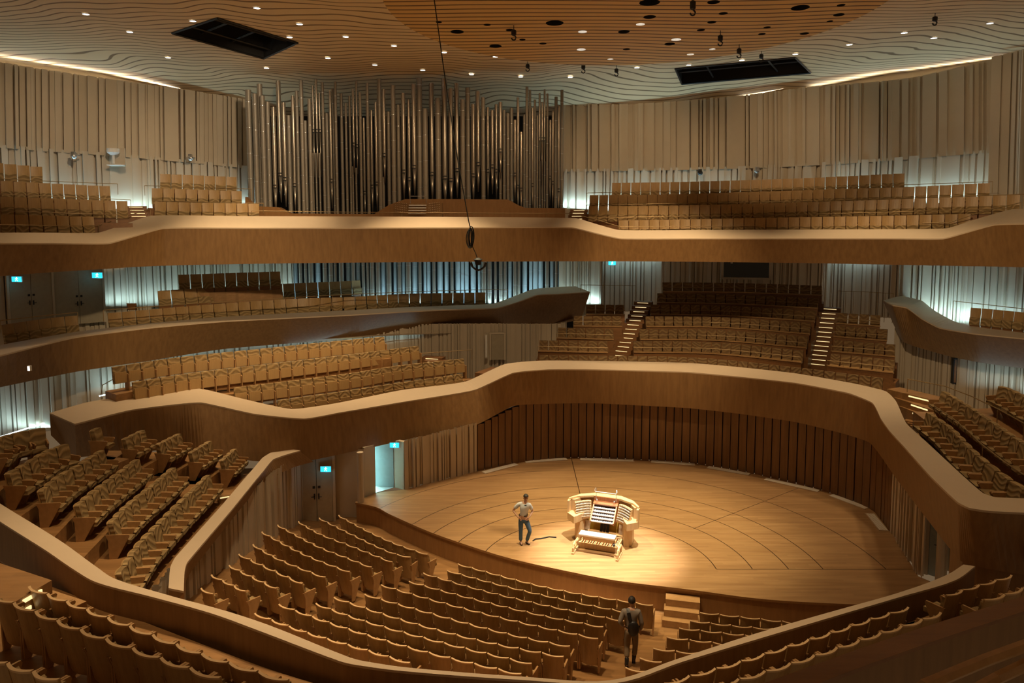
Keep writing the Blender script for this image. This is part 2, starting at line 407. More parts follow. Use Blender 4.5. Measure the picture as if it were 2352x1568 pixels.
# ------------------------------------------------------------------ ribbed walls
def ribwall(name, bot, top, hint, seed=1, prof=None, mat='wall', dense=1.0, nz=8, parent=None, deep=1.0, step=0.0):
    """wall of upright ribs of unequal width between a foot line and a head line; prof gives its swelling with height"""
    rnd = random.Random(seed); B = catmull(bot, 8); n = 400; B = resample(B, n); T = resample(catmull(top, 8), n)
    L = length(B); cols = []; s = 0; groove = False
    while s < L:
        if groove: w, o = rnd.uniform(.06, .13), -rnd.uniform(.12, .20); groove = False
        elif rnd.random() < .5: w, o = rnd.uniform(.13, .38), rnd.choice((0, .05, .10)); groove = rnd.random() < .6
        else: w, o = rnd.uniform(.07, .18), rnd.choice((.12, -.08, .16, .0)); groove = rnd.random() < .6
        w /= dense; cols.append((s, min(s + w, L), o * deep)); s += w
    def P(line, s):
        q = min(max(s / L, 0), 1) * (n - 1); i = min(int(q), n - 2); return line[i].lerp(line[i + 1], q - i)
    rows = [[] for _ in range(nz + 1)]
    for a, b, o in cols:
        for s in (a, b):
            p, q = P(B, s), P(T, s); t = P(B, min(s + .2, L)) - P(B, max(s - .2, 0)); nn = Vector((-t.y, t.x, 0)).normalized()
            if nn.dot(Vector(hint)) < 0: nn = -nn
            for k in range(nz + 1):
                f = k / nz; rows[k].append(p.lerp(q, f) + nn * (o + (prof(f) if prof else 0)))
    return struct(name, MB().loft(rows), M[mat], parent)
def led(path, energy, color=COOL, up=.15, aim=(0, 0, 1), strip=True, name='wall_washer', label=None, width=.12, segs=None):
    """a luminous strip: its visible tube and its light"""
    P = path
    if segs: P = resample(catmull(path, 6), segs + 1)
    L = length(P)
    for a, b in zip(P, P[1:]):
        mid = (a + b) / 2 + Vector(aim).normalized() * .06; l = (b - a).length
        o = lamp('AREA', mid, energy * l / L, color, None, l, width)
        zax = -Vector(aim).normalized(); xax = (b - a).normalized(); yax = zax.cross(xax).normalized(); xax = yax.cross(zax)
        o.rotation_euler = Matrix((xax, yax, zax)).transposed().to_euler()
    if strip and label:
        t = MB().tube(P, .03, 5).build(name, M['ledcool'], None); tag(t, label, 'light strip')

bulge = lambda f: .35 * math.sin(f * math.pi * .55) 
# upper walls
L3y = lambda Y, px, py: at(px, py, Y=Y)
mid3 = [at(-150, 318, Y=33.5), at(0, 340, Y=36), at(280, 361, Y=39.5), at(470, 378, Y=42), at(610, 392, Y=43.6)]
top3 = [at(-150, 105, Y=33.5), at(0, 143, Y=36), at(280, 186, Y=39.5), at(470, 213, Y=42), at(610, 236, Y=43.6)]
low3 = [Vector((p.x, p.y, 10.2)) for p in mid3]
ribwall('wall_upper_left', mid3, top3, (1, -1, 0), 3, lambda f: .26 - .2 * math.sin(f * 1.5))
ribwall('wall_upper_left_base', [p + Vector((0, .0, 0)) for p in low3], [p + Vector((0, 0, .15)) for p in mid3], (1, -1, 0), 4, lambda f: .04 + .16 * f)
mid3r = [at(1290, 395, Y=44), at(1450, 393, Y=43.5), at(1700, 388, Y=42), at(1900, 379, Y=40.5), at(2080, 367, Y=38.6), at(2285, 350, Y=36.4)]
top3r = [at(1290, 238, Y=44), at(1450, 239, Y=43.5), at(1700, 220, Y=42), at(1860, 200, Y=40.8), at(2080, 180, Y=38.6), at(2285, 136, Y=36.4)]
ribwall('wall_upper_right', mid3r, top3r, (-1, -1, 0), 5, lambda f: .24 - .2 * math.sin(f * 1.5))
ribwall('wall_upper_right_base', [Vector((p.x, p.y, 10.2)) for p in mid3r], [p + Vector((0, 0, .15)) for p in mid3r], (-1, -1, 0), 6, lambda f: .02 + .14 * f)
e3 = [at(2284, 349, Y=36.2), at(2360, 338, Y=35.2), at(2500, 320, Y=32)]
ribwall('wall_upper_right_corner', [Vector((p.x, p.y, 10.2)) for p in e3], [at(2284, 134, Y=36.2), at(2360, 118, Y=35.2), at(2500, 80, Y=32)], (-1, -1, 0), 8, lambda f: .5)
for nm, P in (('wall_ceiling_gap_left', top3), ('wall_ceiling_gap_right', top3r + [at(2500, 80, Y=32)])):
    Q = offset(P, 1.3, (-1 if 'left' in nm else 1, 1, 0))
    struct(nm, MB().loft([[p + Vector((0, 0, -.6)) for p in Q], [p + Vector((0, 0, 2.2)) for p in Q]]), M['wall'])
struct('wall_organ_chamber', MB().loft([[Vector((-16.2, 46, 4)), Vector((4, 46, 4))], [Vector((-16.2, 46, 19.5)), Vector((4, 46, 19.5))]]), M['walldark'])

# ------------------------------------------------------------------ balcony parapets: a veneered face under a pale cap
def parapet(name, outer, inner, lower, hint_in, n=7, back=.9, under=1.2):
    O, I, Lw = catmull(outer, n), catmull(inner, n), catmull(lower, n)
    th = Vector((0, 0, .05))
    Ib = [p - Vector((0, 0, back)) for p in I]
    Lb = offset(Lw, under, hint_in)
    body = MB().loft([[p - th for p in O], Lw, Lb, Ib, [p - th for p in I]], close=True)
    o = struct(name, body, M['face'])
    Oc = offset(O, -.02, hint_in)
    c = MB().loft([[p - th for p in Oc], Oc, I, [p - th for p in I]], close=True)
    c.build('cap', M['cap'], o)
    return o
for nm, x, hh in (('wall_hall_left', -27, 20), ('wall_hall_right', 25.4, 20)):
    struct(nm, MB().quad((x, 32.2, 0), (x, -6, 0), (x, -6, hh), (x, 32.2, hh)), M['wall'])
def pp(lst): return [at(x, y, **{k: v}) for x, y, k, v in lst]

# tier one (terraces around the stage)
z1, zl = 5.1, 4.3
T1o = [(172,973,'z',z1),(300,941,'z',z1),(413,927,'z',z1),(463,924,'z',z1),(585,950,'z',4.62),(699,961,'z',zl),(780,947,'z',zl),(935,921,'z',zl),(1090,895,'z',zl),(1178,856,'z',z1),(1262,848,'z',z1),(1365,848,'z',z1),(1580,854,'z',z1),(1690,864,'z',z1),(1827,879,'z',z1),(1948,902,'z',z1),(2003,924,'z',z1),(2024,962,'z',z1),(2044,990,'z',z1),(2079,1028,'z',z1),(2137,1093,'z',z1),(2199,1152,'z',z1),(2227,1166,'z',z1),(2275,1173,'z',z1),(2420,1180,'z',z1)]
T1i = [(114,948,'z',z1),(198,924,'z',z1),(350,898,'z',z1),(458,892,'z',z1),(560,916,'z',4.62),(670,939,'z',zl),(770,926,'z',zl),(925,895,'z',zl),(1069,876,'z',zl),(1159,836,'z',z1),(1238,828,'z',z1),(1345,828,'z',z1),(1580,833,'z',z1),(1690,842,'z',z1),(1827,857,'z',z1),(1965,881,'z',z1),(2034,898,'z',z1),(2058,921,'z',z1),(2082,972,'z',z1),(2134,1020,'z',z1),(2206,1087,'z',z1),(2258,1132,'z',z1),(2285,1141,'z',z1),(2320,1143,'z',z1),(2420,1146,'z',z1)]
T1l = [(176,1050,'z',3.6),(300,1040,'z',3.5),(413,1030,'z',3.5),(470,1040,'z',3.4),(580,1058,'z',3.0),(695,1060,'z',2.7),(790,1041,'z',2.7),(930,1010,'z',2.75),(1095,975,'z',2.9),(1180,932,'z',3.5),(1262,927,'z',3.5),(1365,926,'z',3.5),(1580,937,'z',3.5),(1690,949,'z',3.5),(1827,969,'z',3.5),(1935,995,'z',3.5),(1995,1015,'z',3.5),(2020,1043,'z',3.5),(2042,1075,'z',3.5),(2075,1121,'z',3.5),(2135,1199,'z',3.5),(2205,1287,'z',3.5),(2240,1300,'z',3.5),(2290,1310,'z',3.5),(2420,1330,'z',3.5)]
def inward_of(o, i): return None
class Pp: pass
def parapet2(name, o, i, l, n=8, back=1.0, ux=1.0, tight=.5):
    """as parapet, with the inside found point by point from cap to face"""
    O, I, Lw = catmull(pp(o), n, tight), catmull(pp(i), n, tight), catmull(pp(l), n, tight)
    th = Vector((0, 0, .05)); Ib, Lb = [], []
    for a, b, c in zip(O, I, Lw):
        d = Vector((b.x - a.x, b.y - a.y, 0)); d = d.normalized() if d.length > 1e-4 else Vector((0, 1, 0))
        Lb.append(c + d * ux); Ib.append(b - Vector((0, 0, back)))
    ob = struct(name, MB().loft([[p - th for p in O], Lw, Lb, Ib, [p - th for p in I]], close=True), M['face'])
    c = MB().loft([[p - th for p in O], O, I, [p - th for p in I]], close=True); c.build('cap', M['cap'], ob)
    return O, I, Lw
T1 = parapet2('wall_tier_one', T1o, T1i, T1l, back=.8, ux=.6)
Ls = [p for p in T1[2] if p.x > 10.9 and p.y < 18.5]
struct('wall_under_tier_one', MB().loft([[p + Vector((.12, .1, .05)) for p in Ls], [Vector((p.x + .12, p.y + .1, 1.2)) for p in Ls]]), M['face'])

# tier two, left of the organ and right
z2, z2h = 6.9, 7.6
T2o = [(-90,838,'z',z2),(0,816,'z',z2),(172,774,'z',z2),(344,752,'z',z2),(517,737,'z',z2),(800,723,'z',z2),(918,716,'z',z2),(1021,711,'z',z2),(1142,707,'z',z2),(1193,692,'z',7.2),(1235,677,'z',z2h),(1279,675,'z',z2h),(1355,670,'z',z2h)]
T2i = [(-90,812,'z',z2),(0,792,'z',z2),(172,762,'z',z2),(344,742,'z',z2),(517,727,'z',z2),(800,712.5,'z',6.95),(918,706,'z',7.0),(1021,702,'z',7.02),(1132,697,'z',7.02),(1178,681,'z',7.25),(1224,664,'z',7.75),(1275,659,'z',7.85),(1322,657,'z',7.9)]
T2l = [(-90,905,'z',5.45),(0,889,'z',5.45),(172,854,'z',5.4),(344,828,'z',5.3),(517,801,'z',5.35),(800,778,'z',5.35),(918,768,'z',5.35),(1021,762,'z',5.35),(1142,756,'z',5.35),(1193,753,'z',5.4),(1235,751,'z',5.5),(1275,746,'z',5.6),(1335,733,'z',5.85)]
T2 = parapet2('wall_tier_two_left', T2o, T2i, T2l, back=.7, ux=.5)
T2ro = [(2029,690,'z',z2h+.1),(2050,700,'z',z2h+.1),(2082,706,'z',z2h),(2117,731,'z',7.2),(2158,752,'z',z2),(2241,766,'z',z2),(2352,777,'z',z2),(2450,790,'z',z2)]
T2ri = [(2060,681,'z',z2h+.1),(2074,680,'z',z2h+.1),(2117,690,'z',z2h),(2145,712,'z',7.2),(2195,739,'z',z2),(2262,753,'z',z2),(2352,764,'z',z2),(2450,776,'z',z2)]
T2rl = [(2060,762,'z',6.1),(2075,785,'z',5.75),(2100,795,'z',5.65),(2137,806,'z',5.55),(2180,818,'z',5.45),(2255,833,'z',5.4),(2352,846,'z',5.4),(2450,858,'z',5.4)]
parapet2('wall_tier_two_right', T2ro, T2ri, T2rl)

# tier three, one long ribbon below the organ
T3o = [(-80,559,'Y',26),(0,558,'Y',27.5),(120,558,'Y',29),(248,558,'Y',31),(310,541,'Y',32.3),(378,523,'Y',33.6),(560,523,'Y',34.8),(800,523,'Y',35.6),(1050,522,'Y',35.9),(1312,522,'Y',35.6),(1370,535,'Y',35),(1427,547,'Y',34.6),(1600,547,'Y',34.4),(1850,547,'Y',33.4),(2060,547,'Y',32),(2166,547,'Y',31),(2215,534,'Y',30.3),(2285,515,'Y',29.3),(2420,512,'Y',27)]
T3i = [(-80,535,'Y',26.9),(0,534,'Y',28.4),(115,534,'Y',29.9),(226,534,'Y',31.9),(285,515,'Y',33.2),(348,495,'Y',34.5),(560,496,'Y',35.7),(800,497,'Y',36.5),(1050,498,'Y',36.8),(1322,501,'Y',36.5),(1372,515,'Y',35.9),(1422,528,'Y',35.5),(1600,528,'Y',35.3),(1850,527,'Y',34.3),(2060,526,'Y',32.9),(2175,524,'Y',31.8),(2235,505,'Y',31.1),(2322,481,'Y',30),(2420,478,'Y',27.8)]
T3l = [(-80,642,'Y',26.3),(0,634,'Y',27.8),(120,625,'Y',29.3),(248,617,'Y',31.3),(310,613,'Y',32.5),(378,610,'Y',33.8),(560,606,'Y',35),(800,603,'Y',35.8),(1050,601,'Y',36.1),(1312,600,'Y',35.8),(1370,600,'Y',35.2),(1427,600,'Y',35),(1600,601,'Y',34.7),(1850,604,'Y',33.7),(2060,608,'Y',32.3),(2166,610,'Y',31.3),(2215,611,'Y',30.6),(2285,612,'Y',29.6),(2420,616,'Y',27.3)]
T3 = parapet2('wall_tier_three', T3o, T3i, T3l, back=1.2)

# terrace parapet beside the left stalls
zt = 3.2
Tro = [(690,1034,'z',zt),(653,1045,'z',zt),(627,1055,'z',zt),(606,1080,'z',zt),(585,1105,'z',zt),(530,1173,'z',zt),(430,1291,'z',zt),(424,1312,'z',zt),(422,1357,'z',zt)]
Tri = [(660,1030,'z',zt),(630,1035,'z',zt),(604,1050,'z',zt),(584,1073,'z',zt),(562,1098,'z',zt),(503,1167,'z',zt),(402,1280,'z',zt),(391,1303,'z',zt),(387,1350,'z',zt)]
Trl = [(720,1060,'z',2.65),(680,1071,'z',2.65),(645,1086,'z',2.65),(618,1104,'z',2.65),(594,1120,'z',2.65),(537,1187,'z',2.65),(444,1306,'z',2.65),(428,1332,'z',2.65),(423,1382,'z',2.65)]
parapet2('wall_terrace', Tro, Tri, Trl, back=.5, ux=.5)

# nearest parapet, running round below the camera
def zfront(x): 
    T = [(-200, 5.2), (600, 5.15), (800, 5.0), (1200, 4.5), (1400, 4.2), (1560, 3.95), (2300, 3.9)]
    for (a, p), (b, q) in zip(T, T[1:]):
        if a <= x <= b: return p + (q - p) * (x - a) / (b - a)
    return 3.9
Fo = [(-150,1060),(0,1156),(138,1241),(224,1303),(265,1329),(389,1367),(517,1402),(620,1436),(800,1508),(838,1518),(942,1533),(1210,1554),(1400,1562),(1552,1514),(1724,1458),(1896,1408),(2069,1359),(2172,1321),(2213,1296)]
Fn = [(-150,1095),(0,1197),(103,1262),(175,1311),(225,1338),(344,1369),(482,1407),(590,1446),(778,1517),(815,1526),(930,1541),(1200,1561),(1410,1569),(1568,1519),(1734,1469),(1896,1421),(2069,1370),(2192,1333),(2240,1300)]
Fo3 = catmull([at(x, y, z=zfront(x)) for x, y in Fo], 6); Fn3 = catmull([at(x, y, z=zfront(x)) for x, y in Fn], 6)
th = Vector((0, 0, .04))
dn = [p + (p - q).normalized() * 0 - Vector((0, 0, .95)) for p, q in zip(Fn3, Fo3)]
dout = [p - Vector((0, 0, 1.5)) for p in Fo3]
o = struct('wall_foreground', MB().loft([[p - th for p in Fn3], dn, dout, [p - th for p in Fo3]], close=True), M['face'])
MB().loft([[p - th for p in Fn3], Fn3, Fo3, [p - th for p in Fo3]], close=True).build('cap', M['cap'], o)

# dark parapet at the lower right corner, close to the camera
Na = [at(x, y, z=7.6) for x, y in [(1650,1620),(1786,1566),(2069,1465),(2352,1376),(2500,1333)]]
Nb = [at(x, y, z=7.6) for x, y in [(1780,1620),(1910,1566),(2137,1483),(2352,1411),(2500,1364)]]
Na, Nb = catmull(Na, 5), catmull(Nb, 5)
o = struct('wall_camera_side', MB().loft([Na, Nb, [p - Vector((0, 0, 1.0)) for p in Nb], [p - Vector((0, 0, 1.3)) for p in Na]], close=True), M['face'])
MB().loft([[p + th for p in Na], [p + th for p in Nb], Nb, Na], close=True).build('cap', M['riser'], o)

# ------------------------------------------------------------------ stage
ZS = .8
SF = [(816,1154),(863,1164),(894,1180),(987,1221),(1090,1257),(1176,1283),(1297,1310),(1417,1333),(1580,1353),(1759,1376),(1979,1388),(2120,1390)]
front = catmull([at(x, y, z=ZS) for x, y in SF], 5)
SB = [(816,1152),(863,1131),(928,1124),(1095,1081),(1186,1062),(1300,1051),(1400,1052),(1494,1057),(1597,1064),(1721,1085),(1881,1123),(1993,1164),(2013,1176),(2048,1221),(2110,1324),(2150,1340)]
rear = [at(x, y, z=ZS) for x, y in SB]
def stage_mat():
    m, nt, b = newmat('stage_boards'); b.inputs['Roughness'].default_value = .38
    tc = nt.nodes.new('ShaderNodeTexCoord'); sx = nt.nodes.new('ShaderNodeSeparateXYZ'); nt.links.new(tc.outputs['Object'], sx.inputs[0])
    X, Y = sx.outputs['X'], sx.outputs['Y']
    f = ramp(nt, noise(nt, 1.5, (.35, 5, 1), 5, .65), .3, .72)
    c = mix(nt, f, (.30, .165, .07), (.44, .27, .125))
    row = math_n(nt, 'FLOOR', math_n(nt, 'MULTIPLY', Y, 9))
    cell = math_n(nt, 'FLOOR', math_n(nt, 'ADD', math_n(nt, 'MULTIPLY', X, .5), math_n(nt, 'MULTIPLY', row, .37)))
    cb = nt.nodes.new('ShaderNodeCombineXYZ'); nt.links.new(row, cb.inputs[0]); nt.links.new(cell, cb.inputs[1])
    wn = nt.nodes.new('ShaderNodeTexWhiteNoise'); wn.noise_dimensions = '2D'; nt.links.new(cb.outputs[0], wn.inputs['Vector'])
    c = mix(nt, math_n(nt, 'MULTIPLY', wn.outputs['Value'], .35), c, (.20, .105, .042))
    dx = math_n(nt, 'SUBTRACT', X, 2.7); dy = math_n(nt, 'SUBTRACT', Y, 22.65)
    r = math_n(nt, 'SQRT', math_n(nt, 'ADD', math_n(nt, 'MULTIPLY', dx, dx), math_n(nt, 'MULTIPLY', dy, dy)))
    def near(v, k, w=.016): return math_n(nt, 'LESS_THAN', math_n(nt, 'ABSOLUTE', math_n(nt, 'SUBTRACT', v, k)), w)
    g = near(r, 3.8)
    for k in (4.95, 6.1, 7.2, 9.2): g = math_n(nt, 'MAXIMUM', g, near(r, k))
    g = math_n(nt, 'MAXIMUM', g, math_n(nt, 'MULTIPLY', near(X, 2.75), math_n(nt, 'GREATER_THAN', Y, 27)))
    g = math_n(nt, 'MAXIMUM', g, math_n(nt, 'MULTIPLY', near(math_n(nt, 'SUBTRACT', dy, math_n(nt, 'MULTIPLY', dx, .75)), .2), math_n(nt, 'GREATER_THAN', r, 4.9)))
    g = math_n(nt, 'MULTIPLY', g, math_n(nt, 'GREATER_THAN', dy, 0))
    g = math_n(nt, 'MAXIMUM', g, math_n(nt, 'MULTIPLY', near(dy, 0), math_n(nt, 'GREATER_THAN', r, 3.8)))
    nt.links.new(mix(nt, g, c, (.05, .025, .01)), b.inputs['Base Color']); return m
M['stage'] = stage_mat()
n = len(front)
RR = resample(rear, n)
struct('floor_stage', MB().loft([front] + [[f.lerp(r, k / 6) for f, r in zip(front, RR)] for k in range(1, 7)]), M['stage'])
fb = offset(front, .06, (0.3, 1, 0))
struct('wall_stage_front', MB().loft([front, [p - Vector((0, 0, .07)) for p in front], [p - Vector((0, 0, .07)) for p in fb], [Vector((p.x, p.y, -.1)) for p in fb]]), M['stagewall'])

def stage_dist(x, y):
    p = Vector((x, y)); best = 1e9
    for a, b in zip(front, front[1:]):
        A, B = a.xy, b.xy; d = B - A; t = max(0, min(1, (p - A).dot(d) / d.length_squared)); best = min(best, (A + d * t - p).length)
    return best
def behind_front(x, y):
    for a, b in zip(front, front[1:]):
        if a.x <= x <= b.x: return y > a.y + (b.y - a.y) * (x - a.x) / max(b.x - a.x, 1e-6)
    return y > (front[0].y if x < front[0].x else front[-1].y) + 2
def floor_z(x, y):
    if behind_front(x, y): return 0
    return max(0, stage_dist(x, y) - 1.3) * .225
def on_stalls(px, py, h):
    z = h
    for _ in range(40):
        p = at(px, py, z=z); z = floor_z(p.x, p.y) + h
    return at(px, py, z=z)
xs = [-10.2 + .6 * i for i in range(38)]; ys = [9.5 + .6 * i for i in range(33)]
struct('floor', MB().loft([[Vector((x, y, floor_z(x, y) - .005)) for x in xs] for y in ys]), M['floor'])

# slatted wall behind the stage, in upright boards with dark gaps
base = catmull([at(x, y, z=ZS) for x, y in [(1095,1081),(1186,1062),(1300,1051),(1400,1052),(1494,1057),(1597,1064),(1721,1085),(1881,1123),(1993,1164),(2013,1176),(2048,1221)]], 8)
struct('wall_stage_back', MB().loft([offset(base, .08, (.7, 1, 0)), [p + Vector((0, 0, 2.1 + min(k / 12, 1) * .8)) for k, p in enumerate(offset(base, .08, (.7, 1, 0)))]]), M['walldark'])
nb = 56; bp = resample(base, nb + 1); m = MB(); rnd = random.Random(5)
for i in range(nb):
    a, b = bp[i], bp[i + 1]; d = (b - a).normalized(); L = (b - a).length; c = (a + b) / 2
    nn = Vector((d.y, -d.x, 0))
    hh = 2.1 + min(i / 8, 1) * .8
    m.box(c + nn * (.02 + rnd.uniform(0, .04)) + Vector((0, 0, hh / 2)), (L - .045, .06, hh), math.atan2(d.y, d.x))
struct('wall_stage_back_boards', m, M['slat'])
# pale vent strips in the stage floor along the back wall
for i, (a, b) in enumerate([((1110,1086),(1187,1066)),((1206,1061),(1302,1054)),((1332,1055),(1456,1058)),((1495,1060),(1596,1067)),((1625,1073),(1722,1090)),((1757,1100),(1881,1128)),((1909,1137),(1992,1168)),((1998,1180),(2030,1219))]):
    p, q = at(*a, z=ZS), at(*b, z=ZS); d = q - p; c = (p + q) / 2
    t = thing('floor_vent', c, f'pale floor vent strip along the slatted wall at the stage rim, {nth(i+1)} from the left', 'floor vent', 'vent strips on the stage', math.atan2(d.y, d.x))
    MB().box((0, 0, .012), (d.length, .32, .024)).build('frame', M['cap'], t)
    m = MB()
    for k in range(5): m.box((0, -.11 + .055 * k, .028), (d.length - .06, .02, .008))
    m.build('grille', M['white'], t)

# ------------------------------------------------------------------ walls round stage and stalls
ribwall('wall_stage_left', [at(929,1124,z=ZS), at(1010,1103,z=ZS), at(1096,1081,z=ZS)], [at(929,1124,z=ZS)+Vector((0,0,2.05)), at(1010,1103,z=ZS)+Vector((0,0,2.1)), at(1096,1081,z=ZS)+Vector((0,0,2.2))], (1, -1, 0), 11, dense=1.5, deep=.6)
sr = [at(2048,1221,z=ZS), at(2080,1272,z=ZS), at(2118,1328,z=ZS)]
ribwall('wall_stage_right', sr, [p + Vector((0, 0, 3.2)) for p in sr], (-1, -.5, 0), 12, dense=1.6, deep=.6)
sw = [Vector((-8.2, 28.4, -.1)), Vector((-8.55, 25.5, -.1)), Vector((-8.8, 22.5, -.1)), Vector((-8.85, 19.5, -.1)), Vector((-8.6, 15.5, -.1))]
ribwall('wall_stalls_left', sw, [Vector((p.x, p.y, 2.9)) for p in sw], (1, 0, 0), 13, dense=1.3, deep=.7)
dl, dr = Vector((-8.3, 28.45, 0)), Vector((-5.9, 28.75, 0))
struct('wall_stalls_end', MB().loft([[dl, dr, at(863,1131,z=ZS) - Vector((0,0,ZS))], [p + Vector((0, 0, 2.75)) for p in (dl, dr, at(863,1131,z=ZS) - Vector((0,0,ZS)))]]), M['wall'])
rb = [Vector((p.x, p.y, 0)) for p in (at(2150,1338,z=ZS), at(2225,1345,z=ZS))]
ribwall('wall_stalls_right', [at(2162,1300,z=.8), at(2230,1345,z=.8), at(2300, 1400, z=.8)], [at(2162,1300,z=.8)+Vector((0,0,3)), at(2230,1345,z=.8)+Vector((0,0,3)), at(2300,1400,z=.8)+Vector((0,0,3))], (-1, -1, 0), 14, dense=1.6, deep=.6)

def door(name, bl, br, h, label_bits=None, mat='door', two=True, handle=True, leafgap=.02):
    """painted door leaves in a frame, between two foot points"""
    bl, br = Vector(bl), Vector(br); d = br - bl; w = d.length; rz = math.atan2(d.y, d.x)
    o = bpy.data.objects.new(name, None); COL.objects.link(o); o.location = bl; o.rotation_euler = (0, 0, rz); o['kind'] = 'structure'
    MB().box((-.05, -.04, h/2), (.1, .16, h)).box((w + .05, -.04, h/2), (.1, .16, h)).box((w/2, -.04, h + .05), (w + .2, .16, .1)).build('frame', M['wall'], o)
    for k in range(2 if two else 1):
        lw = w / (2 if two else 1)
        lf = MB().box((lw * (k + .5), -.06, h/2), (lw - leafgap, .06, h - .02)).build('leaf', M[mat], o)
        if handle:
            hx = (lw - .08 if k == 0 else lw + .08) if two else w - .12
            MB().box((hx, -.105, 1.05), (.05, .03, .22)).tube([(hx, -.12, 1.05), (hx, -.16, 1.05), (hx + (.12 if k else -.12), -.16, 1.05)], .014, 5).build('handle', M['black'], lf)
            MB().box((hx + (.02 if k else -.02), -.095, 1.42), (.1, .01, .1)).build('notice_plate', M['black'], lf)
    return o
door('door_stalls', at(692,1200,Y=28.1), at(766,1195,Y=28.35), 2.75, two=True)
door('door_tier_two', at(25,748,Y=35.2), at(122,748,Y=36.5), 2.75)
door('door_tier_two.001', at(128,748,Y=36.6), at(238,748,Y=38), 2.8)
door('door_tier_one', at(1128,826,Y=40.7), at(1157,826,Y=40.75), 1.45, two=False, handle=False)
# open doorway to the left of the stage with a lit lobby behind
a, b = at(863,1131,z=ZS), at(905,1119,z=ZS); d = (b - a).normalized(); nn = Vector((-d.y, d.x, 0)); up = Vector((0, 0, 1.95))
struct('wall_lobby', MB().loft([[a, a + nn * 2.6 - d * .5, b + nn * 2.6 + d * .8, b], [p + up for p in (a, a + nn * 2.6 - d * .5, b + nn * 2.6 + d * .8, b)]]).quad(a, b, b + nn * 2.6 + d * .8, a + nn * 2.6 - d * .5).quad(*[p + up for p in (a, b, b + nn * 2.6 + d * .8, a + nn * 2.6 - d * .5)]), M['white'])
lamp('AREA', (a + b) / 2 + nn * 1.4 + Vector((0, 0, 1.85)), 110, (.42, .92, 1), (a + b) / 2 + nn * 1.3, .8, .8)
o = bpy.data.objects.new('door_stage', None); COL.objects.link(o); o['kind'] = 'structure'; o.location = b; o.rotation_euler = (0, 0, math.atan2(d.y, d.x) + 2.2)
MB().box((.42, 0, .93), (.84, .05, 1.85)).build('leaf', M['doorgrey'], o)
MB().tube([(.72, -.06, 1.05), (.6, -.06, 1.05)], .015, 5).build('handle', M['steel'], o)
q = at(928,1124,z=ZS); e = at(838,1140,z=ZS)
m = MB()
for A, B in ((e, a), (b, q)):
    dd = (B - A).normalized(); k = Vector((-dd.y, dd.x, 0)) * .18
    m.prism([(A.x, A.y), (B.x, B.y), (B.x + k.x, B.y + k.y), (A.x + k.x, A.y + k.y)], ZS, ZS + 2.0)
m.prism([(a.x, a.y), (b.x, b.y), (b.x + nn.x * .18, b.y + nn.y * .18), (a.x + nn.x * .18, a.y + nn.y * .18)], ZS + 1.9, ZS + 2.0)
struct('wall_stage_door', m, M['wall'])
c0 = at(829,1152,z=ZS)
tag(MB().tube([c0, c0 + Vector((0, 0, 2.0))], .13, 14).build('column', M['wall'], None), 'cream round column at the stage corner beside the open doorway', 'column', None, 'structure')
# right of stage: recessed grey door and pillar
a2, b2 = at(2119,1328,z=ZS), at(2152,1338,z=ZS)
door('door_stage_right', a2 + Vector((.35, .3, 0)), b2 + Vector((.35, .3, 0)), 2.3, mat='doorgrey', two=False)
c1 = at(2157,1337,z=ZS)
tag(MB().tube([c1, c1 + Vector((0, 0, 2.6))], .12, 14).build('column', M['wall'], None), 'cream round column beside the grey door right of the stage', 'column', None, 'structure')

def exit_sign(px, py, Y, w, label):
    p = at(px, py, Y=Y); s = w / FOC * Y; h = s * .55
    t = thing('exit_sign', p, label, 'exit sign', 'cyan exit signs')
    MB().box((0, .03, 0), (s, .06, h)).build('housing', M['steel'], t)
    MB().box((0, -.003, 0), (s * .94, .006, h * .9)).build('panel', M['sign'], t)
    f = MB().ball((.02*s, -.012, .3*h), h * .09, 8, 5)                       # running figure and doorway
    f.box((0, -.01, .06*h), (.07*s, .006, .32*h), 0, (1, 1), 0, .25).box((-.07*s, -.01, -.22*h), (.05*s, .006, .32*h), 0, (1, 1), 0, .6).box((.07*s, -.01, -.2*h), (.05*s, .006, .3*h), 0, (1, 1), 0, -.5)
    f.box((-.08*s, -.01, .1*h), (.05*s, .006, .26*h), 0, (1, 1), 0, 1.0).box((.09*s, -.01, .12*h), (.05*s, .006, .26*h), 0, (1, 1), 0, -1.0)
    f.build('figure', M['signw'], t)
    lamp('POINT', p + Vector((0, -.25, -.1)), 1.2, (.1, .7, 1), None, .1)
exit_sign(38, 641, 35.0, 24, 'cyan running-man exit sign above the farthest left tier two door')
exit_sign(223, 632, 37.4, 25, 'cyan running-man exit sign at the tier two door beside the ribbed wall')
exit_sign(906, 1022, 28.9, 23, 'cyan running-man exit sign above the open doorway by the stage')
exit_sign(748, 1077, 28.0, 26, 'cyan running-man exit sign above the double door beside the stalls')
exit_sign(1406, 604, 45.7, 18, 'cyan running-man exit sign under the balcony right of the organ')

